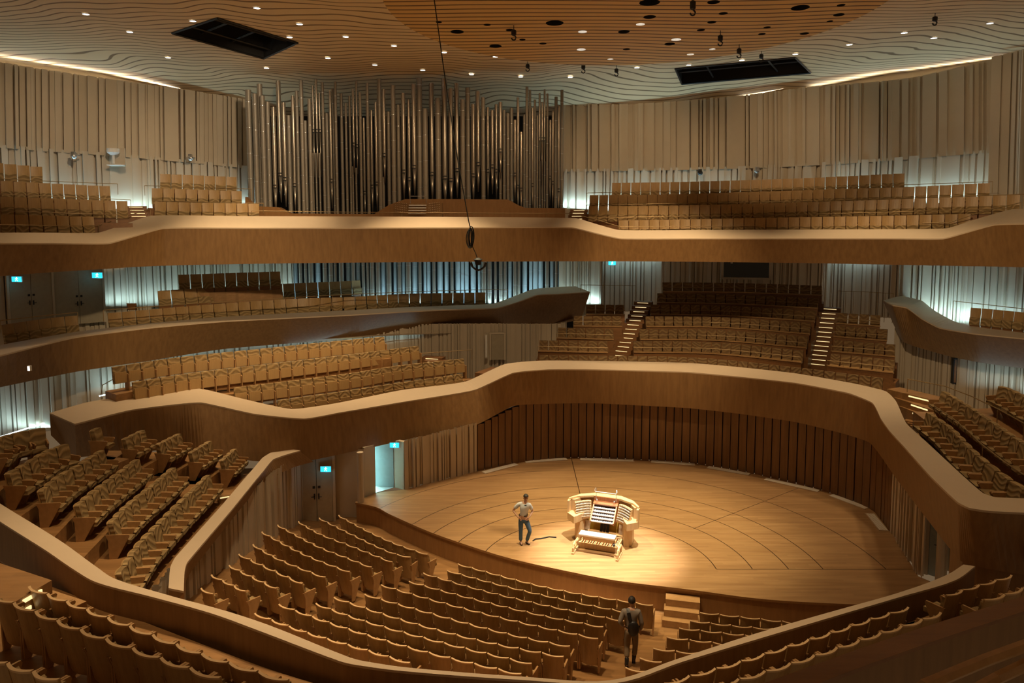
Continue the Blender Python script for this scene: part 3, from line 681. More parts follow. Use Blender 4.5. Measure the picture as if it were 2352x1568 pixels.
# ------------------------------------------------------------------ middle walls
def wl(lst, z0, top, name, hint, seed, **k):
    B = [at(x, 600, Y=Y) for x, Y in lst]
    return ribwall(name, [Vector((p.x, p.y, z0)) for p in B], [Vector((p.x, p.y, top)) for p in B], hint, seed, None, 'wall', **k)
wl([(-120, 34), (0, 35.4), (120, 37), (240, 38.6), (420, 41.5), (560, 43.2), (672, 44.4)], 5.6, 10.6, 'wall_tier_two_back_left', (1, -1, 0), 21, dense=1.4, deep=.8)
wl([(1284, 44.2), (1330, 44.2), (1381, 44.2)], 6.0, 10.6, 'wall_tier_two_pier', (0, -1, 0), 22, dense=1.8, deep=.6)
wl([(1381, 44.2), (1384, 46), (1525, 46)], 6.0, 10.6, 'wall_recess_left', (0, -1, 0), 23, dense=1.5, deep=.6)
wl([(1520, 44.2), (1700, 43.8), (1890, 43)], 6.0, 10.6, 'wall_tier_two_back', (0, -1, 0), 24, dense=1.5, deep=.6)
wl([(1890, 43), (1915, 44.6), (2068, 43)], 6.0, 10.6, 'wall_recess_right', (0, -1, 0), 25, dense=1.5, deep=.6)
wl([(2066, 39.5), (2170, 38.2), (2240, 36.8), (2352, 34.6), (2480, 32)], 5.8, 10.6, 'wall_tier_two_back_right', (-1, -1, 0), 26, dense=1.5, deep=.8)
# under tier two
wl([(-140, 30.5), (0, 31.6), (120, 33.2), (250, 34.6), (420, 36.6), (650, 38.9), (830, 40.2), (960, 40.8), (1120, 41.0), (1285, 41.0), (1300, 42)], 2.3, 6.0, 'wall_tier_one_back_left', (1, -1, 0), 27, dense=1.3, deep=.7)
wl([(2064, 38.0), (2110, 37), (2200, 35), (2352, 32.5), (2480, 30)], 3.0, 6.2, 'wall_tier_one_back_right', (-1, -1, 0), 28, dense=1.6, deep=.7)
for nm, (O_, I_, L_), k in (('ceiling_under_tier_two', T2, (-.22, 1)), ('ceiling_under_tier_three', T3, (.1, 1))):
    A = [Vector((i.x, i.y, l.z + .12)) for i, l in zip(I_, L_)]
    struct(nm, MB().loft([A, [p + Vector(((-1 if nm.endswith('two') else p.x / 25) * 2.0, 8.5, .05)) for p in A]]), M['wall'])
# control room window
wa, wb = at(1661, 636, Y=43.3), at(1765, 636, Y=42.9)
o = bpy.data.objects.new('window_1', None); COL.objects.link(o); o['kind'] = 'structure'; o.location = wa; dd = wb - wa; o.rotation_euler = (0, 0, math.atan2(dd.y, dd.x)); ww = dd.length
MB().box((ww/2, 0, .6), (ww, .08, 1.2)).build('pane', M['glass'], o)
MB().box((ww/2, -.08, -.06), (ww + .3, .2, .12)).box((-.07, -.06, .6), (.14, .16, 1.2)).box((ww + .07, -.06, .6), (.14, .16, 1.2)).build('window_frame', M['wall'], o)
MB().box((.45, -.06, 1.0), (.12, .06, .4)).build('notice', M['white'], o)

# ------------------------------------------------------------------ the organ
def organ_pipe(px, top, bot, w, Y, shiny, mouth, parent, name='pipe', foot=None):
    p = at(px, top, Y=Y); q = at(px, bot, Y=Y); r = w / 2 / FOC * Y
    o0 = Vector(parent.location)
    p, q = p - o0, q - o0; mat = M['pipeshine'] if shiny else M['pipe']
    if mouth:
        mz = at(px, mouth, Y=Y).z - o0.z; ft = q.z if foot is None else at(px, foot, Y=Y).z - o0.z
        m = MB(); k = 12
        m.tube([(p.x, p.y, mz), (p.x, p.y, p.z - .03), (p.x, p.y, p.z - .02)], [r, r, r * .98], k, False).tube([(p.x, p.y, p.z), (p.x, p.y, p.z - 1.0)], [r * .86, r * .86], k, False)
        ob = m.build(name, mat, parent, True)
        MB().tube([(p.x, p.y, mz), (p.x, p.y, max(ft, mz - 2.4))], [r * .96, r * .22], k).build('foot', mat, ob, True)
        MB().box((p.x, p.y - r * .9, mz + .12), (r * 1.5, r * .4, .05)).box((p.x, p.y - r * .9, mz - .02), (r * 1.5, r * .4, .04)).build('mouth', M['black'], ob)
    else:
        m = MB().tube([(p.x, p.y, q.z), (p.x, p.y, p.z)], r, 12, False).tube([(p.x, p.y, p.z), (p.x, p.y, p.z - 1)], r * .88, 12, False)
        ob = m.build(name, mat, parent, True)
        s = MB(); z = q.z + .9 * random.random() + .3
        while z < p.z - .3: s.tube([(p.x, p.y, z), (p.x, p.y, z + .025)], r * 1.02, 12, False); z += 1.35
        if s.v: s.build('seam', M['steel'], ob, True)
    return ob
YO = 39.9
organ = thing('pipe_organ', at(945, 497, Y=YO), 'large pipe organ of grey metal pipes on the back wall above tier three', 'organ')
PZ2 = [(10,625,18,0),(40,690,14,0),(65,640,14,0),(88,595,14,970),(110,540,14,980),(135,615,16,0),(160,785,14,1290),(183,555,18,0),(210,735,18,1250),(240,680,16,1230),(263,525,26,0),(293,595,20,1040),(325,745,22,0),(355,570,26,0),(390,700,24,0),(423,620,24,1150),(460,665,22,1200),(493,560,26,1120),(530,520,32,0),(570,725,30,0),(612,555,28,1165),(655,655,32,0),(698,525,32,1190),(740,590,26,1205),(780,555,28,1140),(820,665,28,0),(855,585,28,0),(890,695,24,1175),(922,608,28,1100),(957,650,24,0),(988,715,20,1145),(1018,735,20,1115),(1045,695,20,1145),(1073,680,22,1010),(1098,735,18,0),(1123,755,18,0),(1147,720,20,0),(1170,800,16,1170),(1190,650,16,1250),(1212,880,16,1270),(1232,765,14,0),(1250,580,16,0),(1270,600,14,0),(1288,720,14,1240),(1303,665,14,0),(1320,770,12,0),(1335,620,12,935),(1352,680,12,935),(1368,595,12,935),(1387,625,12,0),(1405,800,14,1190),(1424,740,14,1225),(1444,645,18,0),(1464,710,16,1275),(1484,600,18,0)]
PZ1 = [(1655,600,34,0),(1697,625,28,0),(1730,560,30,0),(1748,640,28,0),(1783,680,28,0),(1822,715,24,1250),(1855,540,26,1170),(1890,685,24,1200),(1925,770,26,0),(1952,640,20,1240),(1978,605,20,0),(2007,535,22,0),(2035,805,22,0),(2063,660,22,0),(2085,570,14,880),(2107,530,14,880),(2130,620,14,880),(2150,550,16,0),(2180,755,22,0),(2200,605,16,1210),(2218,590,12,0),(2235,545,16,0)]
PL = [(x / 2.904, t / 2.904, w / 2.904, mo / 2.904) for x, t, w, mo in PZ1] + [(780 + x / 2.904, t / 2.904, w / 2.904, mo / 2.904) for x, t, w, mo in PZ2 if x > -20]
PL = [p for p in PL if 560 < p[0] < 1300]
base_y = lambda x: 466 if 925 < x < 1170 else (485 if 890 < x < 1195 else 494)
for i, (x, t, w, mo) in enumerate(PL):
    organ_pipe(x, t, base_y(x), w * 1.18, YO + (0 if i % 2 else .25), bool(mo), mo, organ, foot=(mo + 62) if mo and mo > 330 else None)
    if mo and mo < 370:
        organ_pipe(x, mo + 48, base_y(x), w * .9, YO + .2, False, 0, organ)
# organ case: low curved front in veneer
C3 = [(563,452),(580,472),(600,474),(640,476),(665,490),(860,491),(894,470),(931,457),(1050,457),(1166,458),(1193,472),(1206,477),(1298,478)]
tp = [at(x, y, Y=YO - 1.2) for x, y in C3]; bt = [at(x, 520, Y=YO - 1.2) for x, y in C3]
o0 = Vector(organ.location)
MB().loft([[p - o0 for p in bt], [p - o0 for p in tp], [p - o0 + Vector((0, .5, 0)) for p in tp], [p - o0 + Vector((0, .5, 0)) for p in bt]]).build('case_front', M['stagewall'], organ)
struct('floor_organ', MB().quad((-17, 36.6, 11.43), (4.5, 36.6, 11.43), (4.5, 45.5, 11.43), (-17, 45.5, 11.43)).quad((-17, 36.6, 11.35), (4.5, 36.6, 11.35), (4.5, 45.5, 11.35), (-17, 45.5, 11.35)), M['riser'])
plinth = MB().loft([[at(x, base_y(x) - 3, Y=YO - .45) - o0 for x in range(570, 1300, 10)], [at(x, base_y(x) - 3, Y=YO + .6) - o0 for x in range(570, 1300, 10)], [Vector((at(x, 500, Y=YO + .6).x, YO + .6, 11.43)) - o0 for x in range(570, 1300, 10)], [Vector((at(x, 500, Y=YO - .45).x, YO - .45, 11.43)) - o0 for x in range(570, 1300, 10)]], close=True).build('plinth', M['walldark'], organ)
# second console up there
ko = thing('gallery_organ_console', at(960, 495, Y=37.6), 'brown organ keydesk built into the case below the pipes', 'organ console')
s = 1 / FOC * 37.6
MB().box((0, .2, .02), (112 * s, .3, 1.2)).build('desk', M['face'], ko)
for k in range(4):
    MB().box((0, -.05 - .09 * k, .52 - .13 * k), (40 * s, .12, .04)).build('manual', M['white'], ko)
for sd in (-1, 1):
    m = MB()
    for k in range(5):
        for j in range(7): m.ball((sd * (26 + 4 * j) * s, -.02 - .05 * k, .6 - .11 * k + .012 * j), .022, 6, 4)
    m.build('stop_knobs', M['cap'], ko)
MB().tube([(-.4, .15, .62), (-.4, .15, .98), (.4, .15, .98), (.4, .15, .62)], .015, 5).build('music_rest', M['steel'], ko)
# lower organ front behind tier two
YL = 44.6
lo = thing('lower_organ', at(980, 690, Y=YL), 'lower row of organ pipes behind the tier two seats', 'organ')
o0 = Vector(lo.location); rnd = random.Random(9); x = 672; k = 0
while x < 1284:
    w = rnd.choice((7, 8, 9, 11, 12)); sh = rnd.random() < .45
    ob = organ_pipe(x + w / 2, 596, 696, w, YL - (.25 if sh else 0), sh, 0, lo)
    if not sh: ob.data.materials[0] = M['flatpipe']
    x += w + rnd.choice((1.2, 2.5, 4.5)); k += 1
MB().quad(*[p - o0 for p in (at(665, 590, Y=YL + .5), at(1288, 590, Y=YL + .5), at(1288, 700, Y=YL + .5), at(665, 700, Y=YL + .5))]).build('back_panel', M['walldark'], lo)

# ------------------------------------------------------------------ seats
def shell(mb, w, z0, z1, y0, y1, curve, th, k=8, rows=4):
    """upright moulded board: y0 at foot, y1 at head, hollow towards the sitter"""
    def line(z, y, off): return [Vector((w * (i / k - .5), y + off + curve * ((2 * i / k - 1) ** 2), z)) for i in range(k + 1)]
    F = [line(z0 + (z1 - z0) * j / rows, y0 + (y1 - y0) * j / rows, th) for j in range(rows + 1)]
    B = [line(z0 + (z1 - z0) * j / rows, y0 + (y1 - y0) * j / rows, 0) for j in range(rows + 1)]
    mb.loft(F + B[::-1], close=True); return mb
def arm_panel(x, th=.045, deep=.5, rear=0):
    return MB().prism([(.04 + rear, .0), (.24, .0), (deep, .60), (deep - .02, .635), (-.03 + rear, .655), (.03 + rear, .5)], x - th / 2, x + th / 2, 'x')
PROTO = {}
def make_stall():
    t = thing('stall_seat', (0, 0, 0), 'x', 'seat')
    b = shell(MB(), .534, .17, .94, .13, -.02, .062, .028, 10).build('backrest', M['ply'], t)
    shell(MB(), .532, .925, .955, -.028, -.035, .062, .045, 10, 1).build('top_edge', M['plyedge'], b)
    c = shell(MB(), .46, .45, .86, .125, .045, .05, .06, 6).build('back_cushion', M['fabric'], t)
    MB().box((0, .34, .42), (.47, .42, .10)).build('seat_cushion', M['fabric'], t)
    for s in (-1, 1): arm_panel(s * .257, .04, .5, .10).build('armrest', M['arm'], t)
    return t
def make_terrace():
    t = thing('upholstered_seat', (0, 0, 0), 'x', 'seat')
    shell(MB(), .50, .40, .95, .12, .0, .04, .11, 6).build('back_cushion', M['fabric'], t)
    shell(MB(), .515, .20, .945, .10, -.04, .045, .035, 6).build('backrest', M['ply'], t)
    MB().box((0, .36, .43), (.46, .40, .11)).build('seat_cushion', M['fabric'], t)
    for s in (-1, 1): arm_panel(s * .252, .05, .56).build('armrest', M['arm'], t)
    return t
def make_tier():
    t = thing('tier_seat', (0, 0, 0), 'x', 'seat')
    shell(MB(), .51, .30, .94, .08, .0, .03, .10, 5, 2).build('backrest', M['fabric'], t)
    MB().box((0, .22, .52), (.47, .09, .40), 0, (1, 1), .12).build('seat', M['ply'], t)
    MB().box((-.268, .2, .32), (.035, .36, .64)).build('armrest', M['arm'], t)
    return t
def make_balcony():
    t = thing('balcony_seat', (0, 0, 0), 'x', 'seat')
    shell(MB(), .525, .52, .98, .06, .0, .02, .045, 5, 2).build('backrest', M['ply'], t)
    shell(MB(), .515, .20, .545, .12, .08, .02, .10, 5, 2).build('seat_cushion', M['fabric'], t)
    MB().box((0, .14, .11), (.5, .05, .22)).build('leg', M['riser'], t)
    return t
def make_choir():
    t = thing('choir_seat', (0, 0, 0), 'x', 'seat')
    shell(MB(), .50, .42, .92, .1, .0, .02, .09, 5, 2).build('backrest', M['fabricdark'], t)
    MB().box((0, .3, .40), (.48, .36, .12)).build('seat_cushion', M['ply'], t)
    MB().box((0, .25, .18), (.3, .05, .36)).build('leg', M['black'], t)
    return t
for nm, f, h in (('stall', make_stall, .955), ('terrace', make_terrace, .95), ('tier', make_tier, .94), ('balcony', make_balcony, .98), ('choir', make_choir, .92)):
    t = f(); kids = [o for o in COL.objects if o.parent is not None and (o.parent is t or o.parent.parent is t)]
    PROTO[nm] = [t, kids, h, False]
def put_seat(kind, p, fwd, w, label, group):
    P = PROTO[kind]
    if not P[3]: o = P[0]; P[3] = True
    else: o = copy_tree(P[0], P[1])
    o.location = (p.x, p.y, p.z - P[2]); o.rotation_euler = (0, 0, math.atan2(fwd.y, fwd.x) - math.pi / 2)
    o.scale = (w / .56, 1, 1)
    tag(o, label, 'seat', group)
def row(kind, P, n, hint, desc, group, rowno, rows_from, adj, smooth=True):
    """n seats along the line of backrest tops, facing hint"""
    P = catmull(P, 5) if len(P) > 2 else P
    Q = resample(P, 2 * n + 1); w = length(P) / n
    for i in range(n):
        a, m, b = Q[2*i], Q[2*i+1], Q[2*i+2]; d = b - a; f = Vector((-d.y, d.x, 0)).normalized()
        if f.dot(Vector(hint)) < 0: f = -f
        put_seat(kind, m, f, w * .99, f'{adj}, {nth(i+1)} from the left, {nth(rowno)} row {rows_from}, {desc}', group)
    return Q
def tread(name, P, hint, zdrop, f=.75, b=.2, riser=.8, ext=0, mat='floor'):
    P = [Vector(p) for p in P]
    if ext:
        e0, e1 = ext if isinstance(ext, tuple) else (ext, ext)
        P = [P[0] + (P[0] - P[1]).normalized() * e0] + P + [P[-1] + (P[-1] - P[-2]).normalized() * e1]
    P = [p - Vector((0, 0, zdrop)) for p in P]
    A, B = offset(P, f, hint), offset(P, -b, hint); dz = Vector((0, 0, riser))
    struct(name, MB().loft([[p - dz for p in B], B, A, [p - dz for p in A]], close=True), M[mat])

LB = [([(775,1183),(842,1219),(906,1248),(981,1274)],9),([(730,1189),(800,1224),(890,1266),(942,1281)],9),([(682,1197),(733,1226),(800,1252),(899,1291)],9),([(634,1205),(727,1254),(800,1283),(851,1303)],9),([(598,1221),(699,1274),(801,1314)],8),([(577,1250),(640,1285),(745,1327)],6),([(544,1272),(609,1303),(692,1341)],5),([(522,1298),(578,1326),(632,1352)],4),([(481,1320),(561,1359)],3),([(457,1351),(486,1365)],1)]
CB = [([(1049,1295),(1216,1340),(1331,1364),(1501,1391)],12),([(1024,1310),(1162,1347),(1320,1383),(1446,1408)],11),([(969,1316),(1104,1355),(1264,1393),(1434,1427)],12),([(936,1335),(1080,1374),(1247,1414),(1386,1441)],11),([(872,1343),(1014,1384),(1184,1427),(1374,1468)],12),([(834,1365),(985,1408),(1161,1455),(1309,1486)],11),([(763,1372),(913,1421),(1091,1469),(1295,1510)],12),([(721,1386),(834,1426),(1014,1476),(1221,1526)],11),([(636,1388),(792,1443),(978,1498),(1197,1550)],12),([(580,1409),(699,1452),(837,1493),(940,1524)],8)]
RB = [([(1607,1407),(1700,1417),(1796,1428),(1845,1434)],5),([(1584,1426),(1680,1437),(1779,1446),(1829,1452)],5),([(1559,1443),(1660,1454),(1762,1465)],4),([(1530,1464),(1635,1476),(1690,1483)],3),([(1499,1490),(1551,1496),(1605,1502)],2),([(1467,1513),(1521,1522)],1),([(1434,1535),(1485,1544)],1)]
for grp, R, what in (('left stalls seats', LB, 'left stalls'), ('centre stalls seats', CB, 'centre stalls'), ('right stalls seats', RB, 'right stalls')):
    for i, (px, n) in enumerate(R):
        row('stall', [on_stalls(x, y, .955) for x, y in px], n, (.3, 1, 0), what, grp, i + 1, 'from the stage', 'wooden seat')

# seats right below the camera
FR = [([(59,1348),(186,1398),(339,1458),(456,1503),(591,1546),(659,1565)],11,5.6,'nearest left block, first row behind the parapet'),
      ([(-25,1368),(67,1403),(171,1445),(289,1488),(427,1536),(501,1560)],9,6.2,'x'), ([(-50,1508),(53,1541),(127,1565)],3,6.75,'x')]
for i, (px, n, z, _) in enumerate(FR):
    Q = row('stall', [at(x, y, z=z) for x, y in px], n, (.5, 1, 0), 'near block at lower left', 'seats at lower left', i + 1, 'behind the parapet', 'wooden seat')
    tread('floor_near_left' + ('' if not i else '.%03d' % i), Q, (.5, 1, 0), .955, .95 if i else 1.3, .6, .7, 3.0)
GR = [([(1530,1574),(1578,1558),(1695,1524),(1805,1489),(1908,1456),(2003,1424),(2093,1396)],11,4.4,0),([(2179,1369),(2220,1355),(2294,1333),(2330,1322)],4,4.4,1),
      ([(1640,1581),(1700,1563),(1820,1526),(1929,1489),(2029,1455),(2124,1424),(2168,1408)],10,4.9,0),([(2265,1379),(2306,1369),(2352,1353),(2398,1338)],3,4.9,1)]
for i, (px, n, z, far) in enumerate(GR):
    Q = row('stall', [at(x, y, z=z) for x, y in px], n, (-.5, 1, 0), 'far block at lower right' if far else 'near block at lower right', 'seats at lower right', i // 2 + 1, 'behind the parapet', 'wooden seat')
    tread('floor_near_right' + ('' if not i else '.%03d' % i), Q, (-.5, 1, 0), .955, .8, .45, .9, 1.2)

# left terrace, facing the stage
TR = [([(262,1321),(310,1252),(344,1216),(406,1154),(436,1126),(473,1090)],14,3.5),([(243,1204),(284,1162),(348,1111),(393,1073)],10,4.0),([(166,1164),(208,1128),(244,1102),(310,1054)],9,4.45),([(83,1131),(129,1093),(172,1069),(229,1033)],8,4.9),([(7,1090),(57,1062),(103,1035),(150,1018)],6,5.35),([(-40,1030),(0,1003),(55,989),(105,981)],5,5.8)]
TF = [([(503,1059),(535,1030)],4,3.5),([(430,1041),(478,1012)],4,4.0),([(355,1021),(408,995)],4,4.45),([(277,1010),(324,987)],3,4.9),([(203,991),(222,981)],1,5.35)]
Qs = []
for k, (R, what) in enumerate(((TR, 'left terrace'), (TF, 'rear left terrace'))):
    for i, (px, n, z) in enumerate(R):
        Q = row('terrace', [at(x, y, z=z) for x, y in px], n, (1, 0, 0), what, what + ' seats', i + 1, 'from the stalls', 'upholstered seat')
        tread('floor_terrace' + ('' if not i and not k else '.%03d' % (i + 10 * k)), Q, (1, 0, 0), .95, .62, .32, .6, (1.4, 1.7 if i < 5 else 0) if k == 0 else (.3, .6))
# right terrace
RT = [([(2137,947),(2189,983),(2241,1035),(2306,1087),(2347,1114),(2364,1126)],11,5.25),([(2172,898),(2227,931),(2285,969),(2352,1014),(2400,1046)],13,5.8),([(2300,886),(2323,893),(2352,907),(2400,932)],5,6.35)]
for i, (px, n, z) in enumerate(RT):
    Q = row('terrace', [at(x, y, z=z) for x, y in px], n, (-1, -.3, 0), 'right terrace', 'right terrace seats', i + 1, 'from the parapet', 'upholstered seat')
    tread('floor_terrace_right' + ('' if not i else '.%03d' % i), Q, (-1, -.3, 0), .95, .42 if i == 0 else .8, .5, .5 if i == 0 else .9, (.7, 1.6))
# tier one left, rows facing the camera
AR = [([(635,919),(780,899),(900,881),(1059,858)],17,4.55),([(534,890),(800,857),(907,840),(1064,823)],20,5.05),([(300,878),(448,855),(620,835),(800,814),(894,802),(959,794)],24,5.72),([(253,843),(403,821),(585,802),(800,780),(882,773)],22,6.3)]
for i, (px, n, z) in enumerate(AR):
    Q = row('tier', [at(x, y, z=z) for x, y in px], n, (.4, -1, 0), 'tier one left', 'tier one seats left of the stage', i + 1, 'above the parapet', 'wave-patterned seat')
    tread('floor_tier_one' + ('' if not i else '.%03d' % i), Q, (.4, -1, 0), .94, .42 if i == 0 else .65, .3, .5, .1)
# block behind the stage
KR = [([(1238,815),(1331,816),(1552,819),(1655,825),(1834,844),(2031,868)],33,5.12,'full width'),
 ([(1238,781),(1396,784)],7,5.6,'left'),([(1453,783),(1640,786),(1848,805)],17,5.6,'centre'),([(1908,812),(2058,827)],6,5.6,'right'),
 ([(1281,752),(1410,755)],6,6.08,'left'),([(1467,755),(1650,757),(1858,773)],17,6.08,'centre'),([(1915,780),(2058,791)],6,6.08,'right'),
 ([(1317,725),(1427,726)],5,6.62,'left'),([(1481,726),(1660,728),(1865,742)],17,6.62,'centre'),([(1920,747),(2041,756)],5,6.62,'right'),
 ([(1346,699),(1434,700)],4,7.12,'left'),([(1493,699),(1670,702),(1876,714)],16,7.12,'centre'),([(1924,718),(2024,724)],4,7.12,'right'),
 ([(1508,673),(1690,676),(1882,685)],16,7.63,'centre'),([(1520,648),(1700,650),(1889,656)],15,8.2,'centre')]
rails = []
rn = 0; lastz = None
for i, (px, n, z, blk) in enumerate(KR):
    if z != lastz: rn += 1; lastz = z
    Q = row('choir', [at(x, y, z=z) for x, y in px], n, (-.1, -1, 0), ('block behind stage' if blk == 'full width' else blk + ' block behind stage'), 'seats behind the stage', rn, 'from the parapet', 'dark seat')
    tread('floor_choir' + ('' if not i else '.%03d' % i), Q, (-.1, -1, 0), .92, .45 if rn == 1 else .6, .5, .4 if rn == 1 else .7, .1, 'riser')
    if rn > 1:
        front_l = offset(resample(Q, 9), .62, (-.1, -1, 0))
        rails.append((front_l, rn, blk))
for P, rn, blk in rails:
    zb = [p - Vector((0, 0, .92)) for p in P]
    m = MB().loft([[p - Vector((0, 0, .5)) for p in zb], [p + Vector((0, 0, .44)) for p in zb], [p + Vector((0, .1, .44)) for p in zb], [p + Vector((0, .1, -.5)) for p in zb]], close=True)
    t = thing('seat_barrier', (0, 0, 0), f'low wooden barrier with ledge and rail before the {nth(rn)} row, {blk} block behind stage', 'barrier', 'barriers behind the stage')
    m.build('panel', M['riser'], t)
    MB().loft([[p + Vector((0, -.06, .44)) for p in zb], [p + Vector((0, .14, .44)) for p in zb], [p + Vector((0, .14, .48)) for p in zb], [p + Vector((0, -.06, .48)) for p in zb]], close=True).build('ledge', M['arm'], t)
    MB().tube([p + Vector((0, .02, .70)) for p in zb], .018, 6).build('rail', M['brass'], t)
    for p in zb[::2]: MB().tube([p + Vector((0, .02, .46)), p + Vector((0, .02, .70))], .012, 5).build('post', M['brass'], t)
# tier two
BR = [([(0,746),(55,738),(115,730),(178,724)],6,7.4,'left end of tier two',1),([(245,719,7.42),(337,711,7.42),(517,696,7.43),(689,685,7.45),(800,682,7.5),(918,675,7.53),(1116,671,7.6)],32,7.55,'tier two left',1),([(360,668),(503,659),(637,652),(800,645),(826,643)],17,8.18,'tier two left',2),([(408,631),(517,627),(644,623)],9,8.92,'tier two left',3)]
for i, (px, n, z, what, rw) in enumerate(BR):
    Q = row('balcony', [at(p[0], p[1], z=p[2] if len(p) > 2 else z) for p in px], n, (.4, -1, 0), what, 'tier two seats left of the organ', rw, 'above the parapet', 'wooden-backed seat')
    tread('floor_tier_two' + ('' if not i else '.%03d' % i), Q, (.4, -1, 0), .98, .15 if rw == 1 else .25, .7, .3 if rw == 1 else .6, .05)
Q = row('balcony', [at(x, y, Y=Y) for x, y, Y in ((2230,706,34.2),(2290,711,33.4),(2352,717,32.4),(2410,722,31.5))], 7, (-.4, -1, 0), 'tier two right', 'tier two seats right', 1, 'above the parapet', 'wooden-backed seat')
tread('floor_tier_two.004', Q, (-.4, -1, 0), .98, .4, 1.6, .3, 2)
# tier three
DR = [([(0,492,30),(110,495,31),(215,498,32.2)],7,'left of tier three',1),([(0,451,31),(150,457,32.3),(293,462,33.6)],10,'left of tier three',2),([(0,415,32),(130,422,33.2),(253,428,34.4)],9,'left of tier three',3),([(-22,373,33),(98,384,34)],4,'left of tier three',4),
 ([(355,463,35.9),(596,468,37.1)],9,'tier three beside organ',1),([(348,432,36.9),(556,439,38.1)],8,'tier three beside organ',2),([(367,399,37.9),(544,407,39.0)],7,'tier three beside organ',3),
 ([(1420,506,36.2),(1552,504,36),(1810,499,34.8),(2000,496,33.7),(2230,491,32.2)],31,'right of tier three',1),([(1352,473,38),(1552,472,37),(1896,463,35.4),(2103,456,33.8),(2344,447,31.8)],38,'right of tier three',2),([(1354,448,39),(1552,446,38),(1896,435,36.4),(2069,430,35.4),(2275,420,33.6)],37,'right of tier three',3),([(1405,420,39.6),(1552,418,39),(1827,410,37.6),(2078,398,36)],28,'right of tier three',4)]
for i, (px, n, what, rw) in enumerate(DR):
    hint = (-.2, -1, 0) if 'right' in what else (.3, -1, 0)
    Q = row('balcony', [at(x, y, Y=Y) for x, y, Y in px], n, hint, what, what + ' seats', rw, 'above the parapet', 'wooden-backed seat')
    tread('floor_tier_three' + ('' if not i else '.%03d' % i), Q, hint, .98, .45 if rw == 1 else .7, .35, .5 if rw == 1 else .9, .1, 'riser')
# ------------------------------------------------------------------ glowing strips at the wall feet and along the ceiling edge
WL = lambda lst, z: [Vector((at(x, 600, Y=Y).x, at(x, 600, Y=Y).y, z)) for x, Y in lst]
led([Vector((p.x, p.y, 12.3)) for p in offset(mid3, .42, (1, -1, 0))], 170, COOL, aim=(-.25, .25, 1))
led([Vector((p.x, p.y, 12.3)) for p in offset(mid3r[:3], .42, (-1, -1, 0))], 190, COOL, aim=(.1, .2, 1))
led([Vector((p.x, p.y, 12.6)) for p in offset(mid3r[3:], .42, (-1, -1, 0))], 120, COOL, aim=(.2, .2, 1))
led([Vector((p.x, p.y, p.z + .15)) for p in offset(top3, .9, (-1, 1, 0))], 80, (1, .95, .85), aim=(.3, -.3, 1))
led([Vector((p.x, p.y, p.z + .15)) for p in offset(top3r + [at(2500, 80, Y=32)], .9, (1, 1, 0))], 95, (1, .95, .85), aim=(-.3, -.3, 1))
led(WL([(240, 38.1), (420, 41.0), (560, 42.7), (672, 44.0)], 7.2), 80, COOL, aim=(-.2, .3, 1))
led(WL([(676, 43.7), (980, 43.7), (1284, 43.7)], 6.7), 190, COOL, aim=(0, .25, 1))
led(WL([(1288, 43.9), (1378, 43.9)], 6.7), 40, COOL, aim=(0, .3, 1))
led(WL([(1400, 45.5), (1520, 45.5)], 9.9), 18, COOL, aim=(0, .4, -1))
led(WL([(1915, 44.2), (2060, 43)], 9.9), 18, COOL, aim=(0, .4, -1))
led(WL([(2075, 38.9), (2170, 37.7), (2240, 36.3), (2352, 34.1)], 6.6), 110, COOL, aim=(.2, .3, 1))
P = [at(-60, 1024, z=2.7), at(0, 1003, z=2.7), at(114, 967, z=2.7)]
led(P, 22, COOL, aim=(-.3, .4, 1), label='bright cool light strip along the foot of the ribbed wall, upper left of the terrace')
P = [at(228, 909, z=3.75), at(292, 896, z=3.75)]
led(P, 10, COOL, aim=(-.2, .3, 1), label='bright cool light strip on the landing beside the tier one seats')
led(WL([(120, 32.8), (250, 34.2), (420, 36.2), (650, 38.4), (830, 39.7), (960, 40.3)], 5.0), 30, COOL, aim=(-.2, .3, 1))
led(WL([(2230, 33.8), (2352, 32), (2420, 31)], 4.2), 10, COOL, aim=(.2, .3, 1))

# ------------------------------------------------------------------ stairs: aisle steps with lit nosings
def stairs(name, path, w, label, drop=1.0, mat='riser', lit=True, depth=.42, ax=None, inset=.12):
    """one flight: a tread at every point of path, each with its own light strip on the edge"""
    t = thing(name, path[0], label, 'stairs', 'aisle stairs'); o0 = Vector(path[0])
    for i, p in enumerate(path):
        d = (path[min(i + 1, len(path) - 1)] - path[max(i - 1, 0)]); d.z = 0; rz = math.atan2(d.y, d.x) - math.pi / 2
        if ax is not None: rz = ax
        q = Vector(p) - o0
        st = MB().box((q.x, q.y, q.z - drop / 2), (w, depth + .1, drop), rz).build('step', M[mat], t)
        if lit:
            f = Matrix.Rotation(rz, 3, 'Z') @ Vector((0, -(depth + .1) / 2 - .004, 0))
            MB().box((q.x + f.x, q.y + f.y, q.z - .06), (w * (1 - 2 * inset) * .8, .014, .022), rz).build('edge_light', M['led'], st)
    return t
def pxline(a, b, n, za, zb): return [at(a[0] + (b[0] - a[0]) * k / (n - 1), a[1] + (b[1] - a[1]) * k / (n - 1), z=za + (zb - za) * k / (n - 1)) for k in range(n)]
stairs('aisle_stairs', pxline((1427, 812), (1478, 692), 13, 4.85, 7.1), 1.02, 'lit aisle stairs between the left and centre blocks behind the stage', 2.2)
stairs('aisle_stairs', pxline((1880, 832), (1907, 706), 13, 4.75, 7.05), 1.08, 'lit aisle stairs between the centre and right blocks behind the stage', 2.2)
stairs('aisle_stairs', [at(318, 494, Y=35.5), at(316, 487, Y=36.2), at(314, 480, Y=36.9), at(311, 473, Y=37.6)], 1.0, 'lit steps between the left seat blocks of tier three', .5)
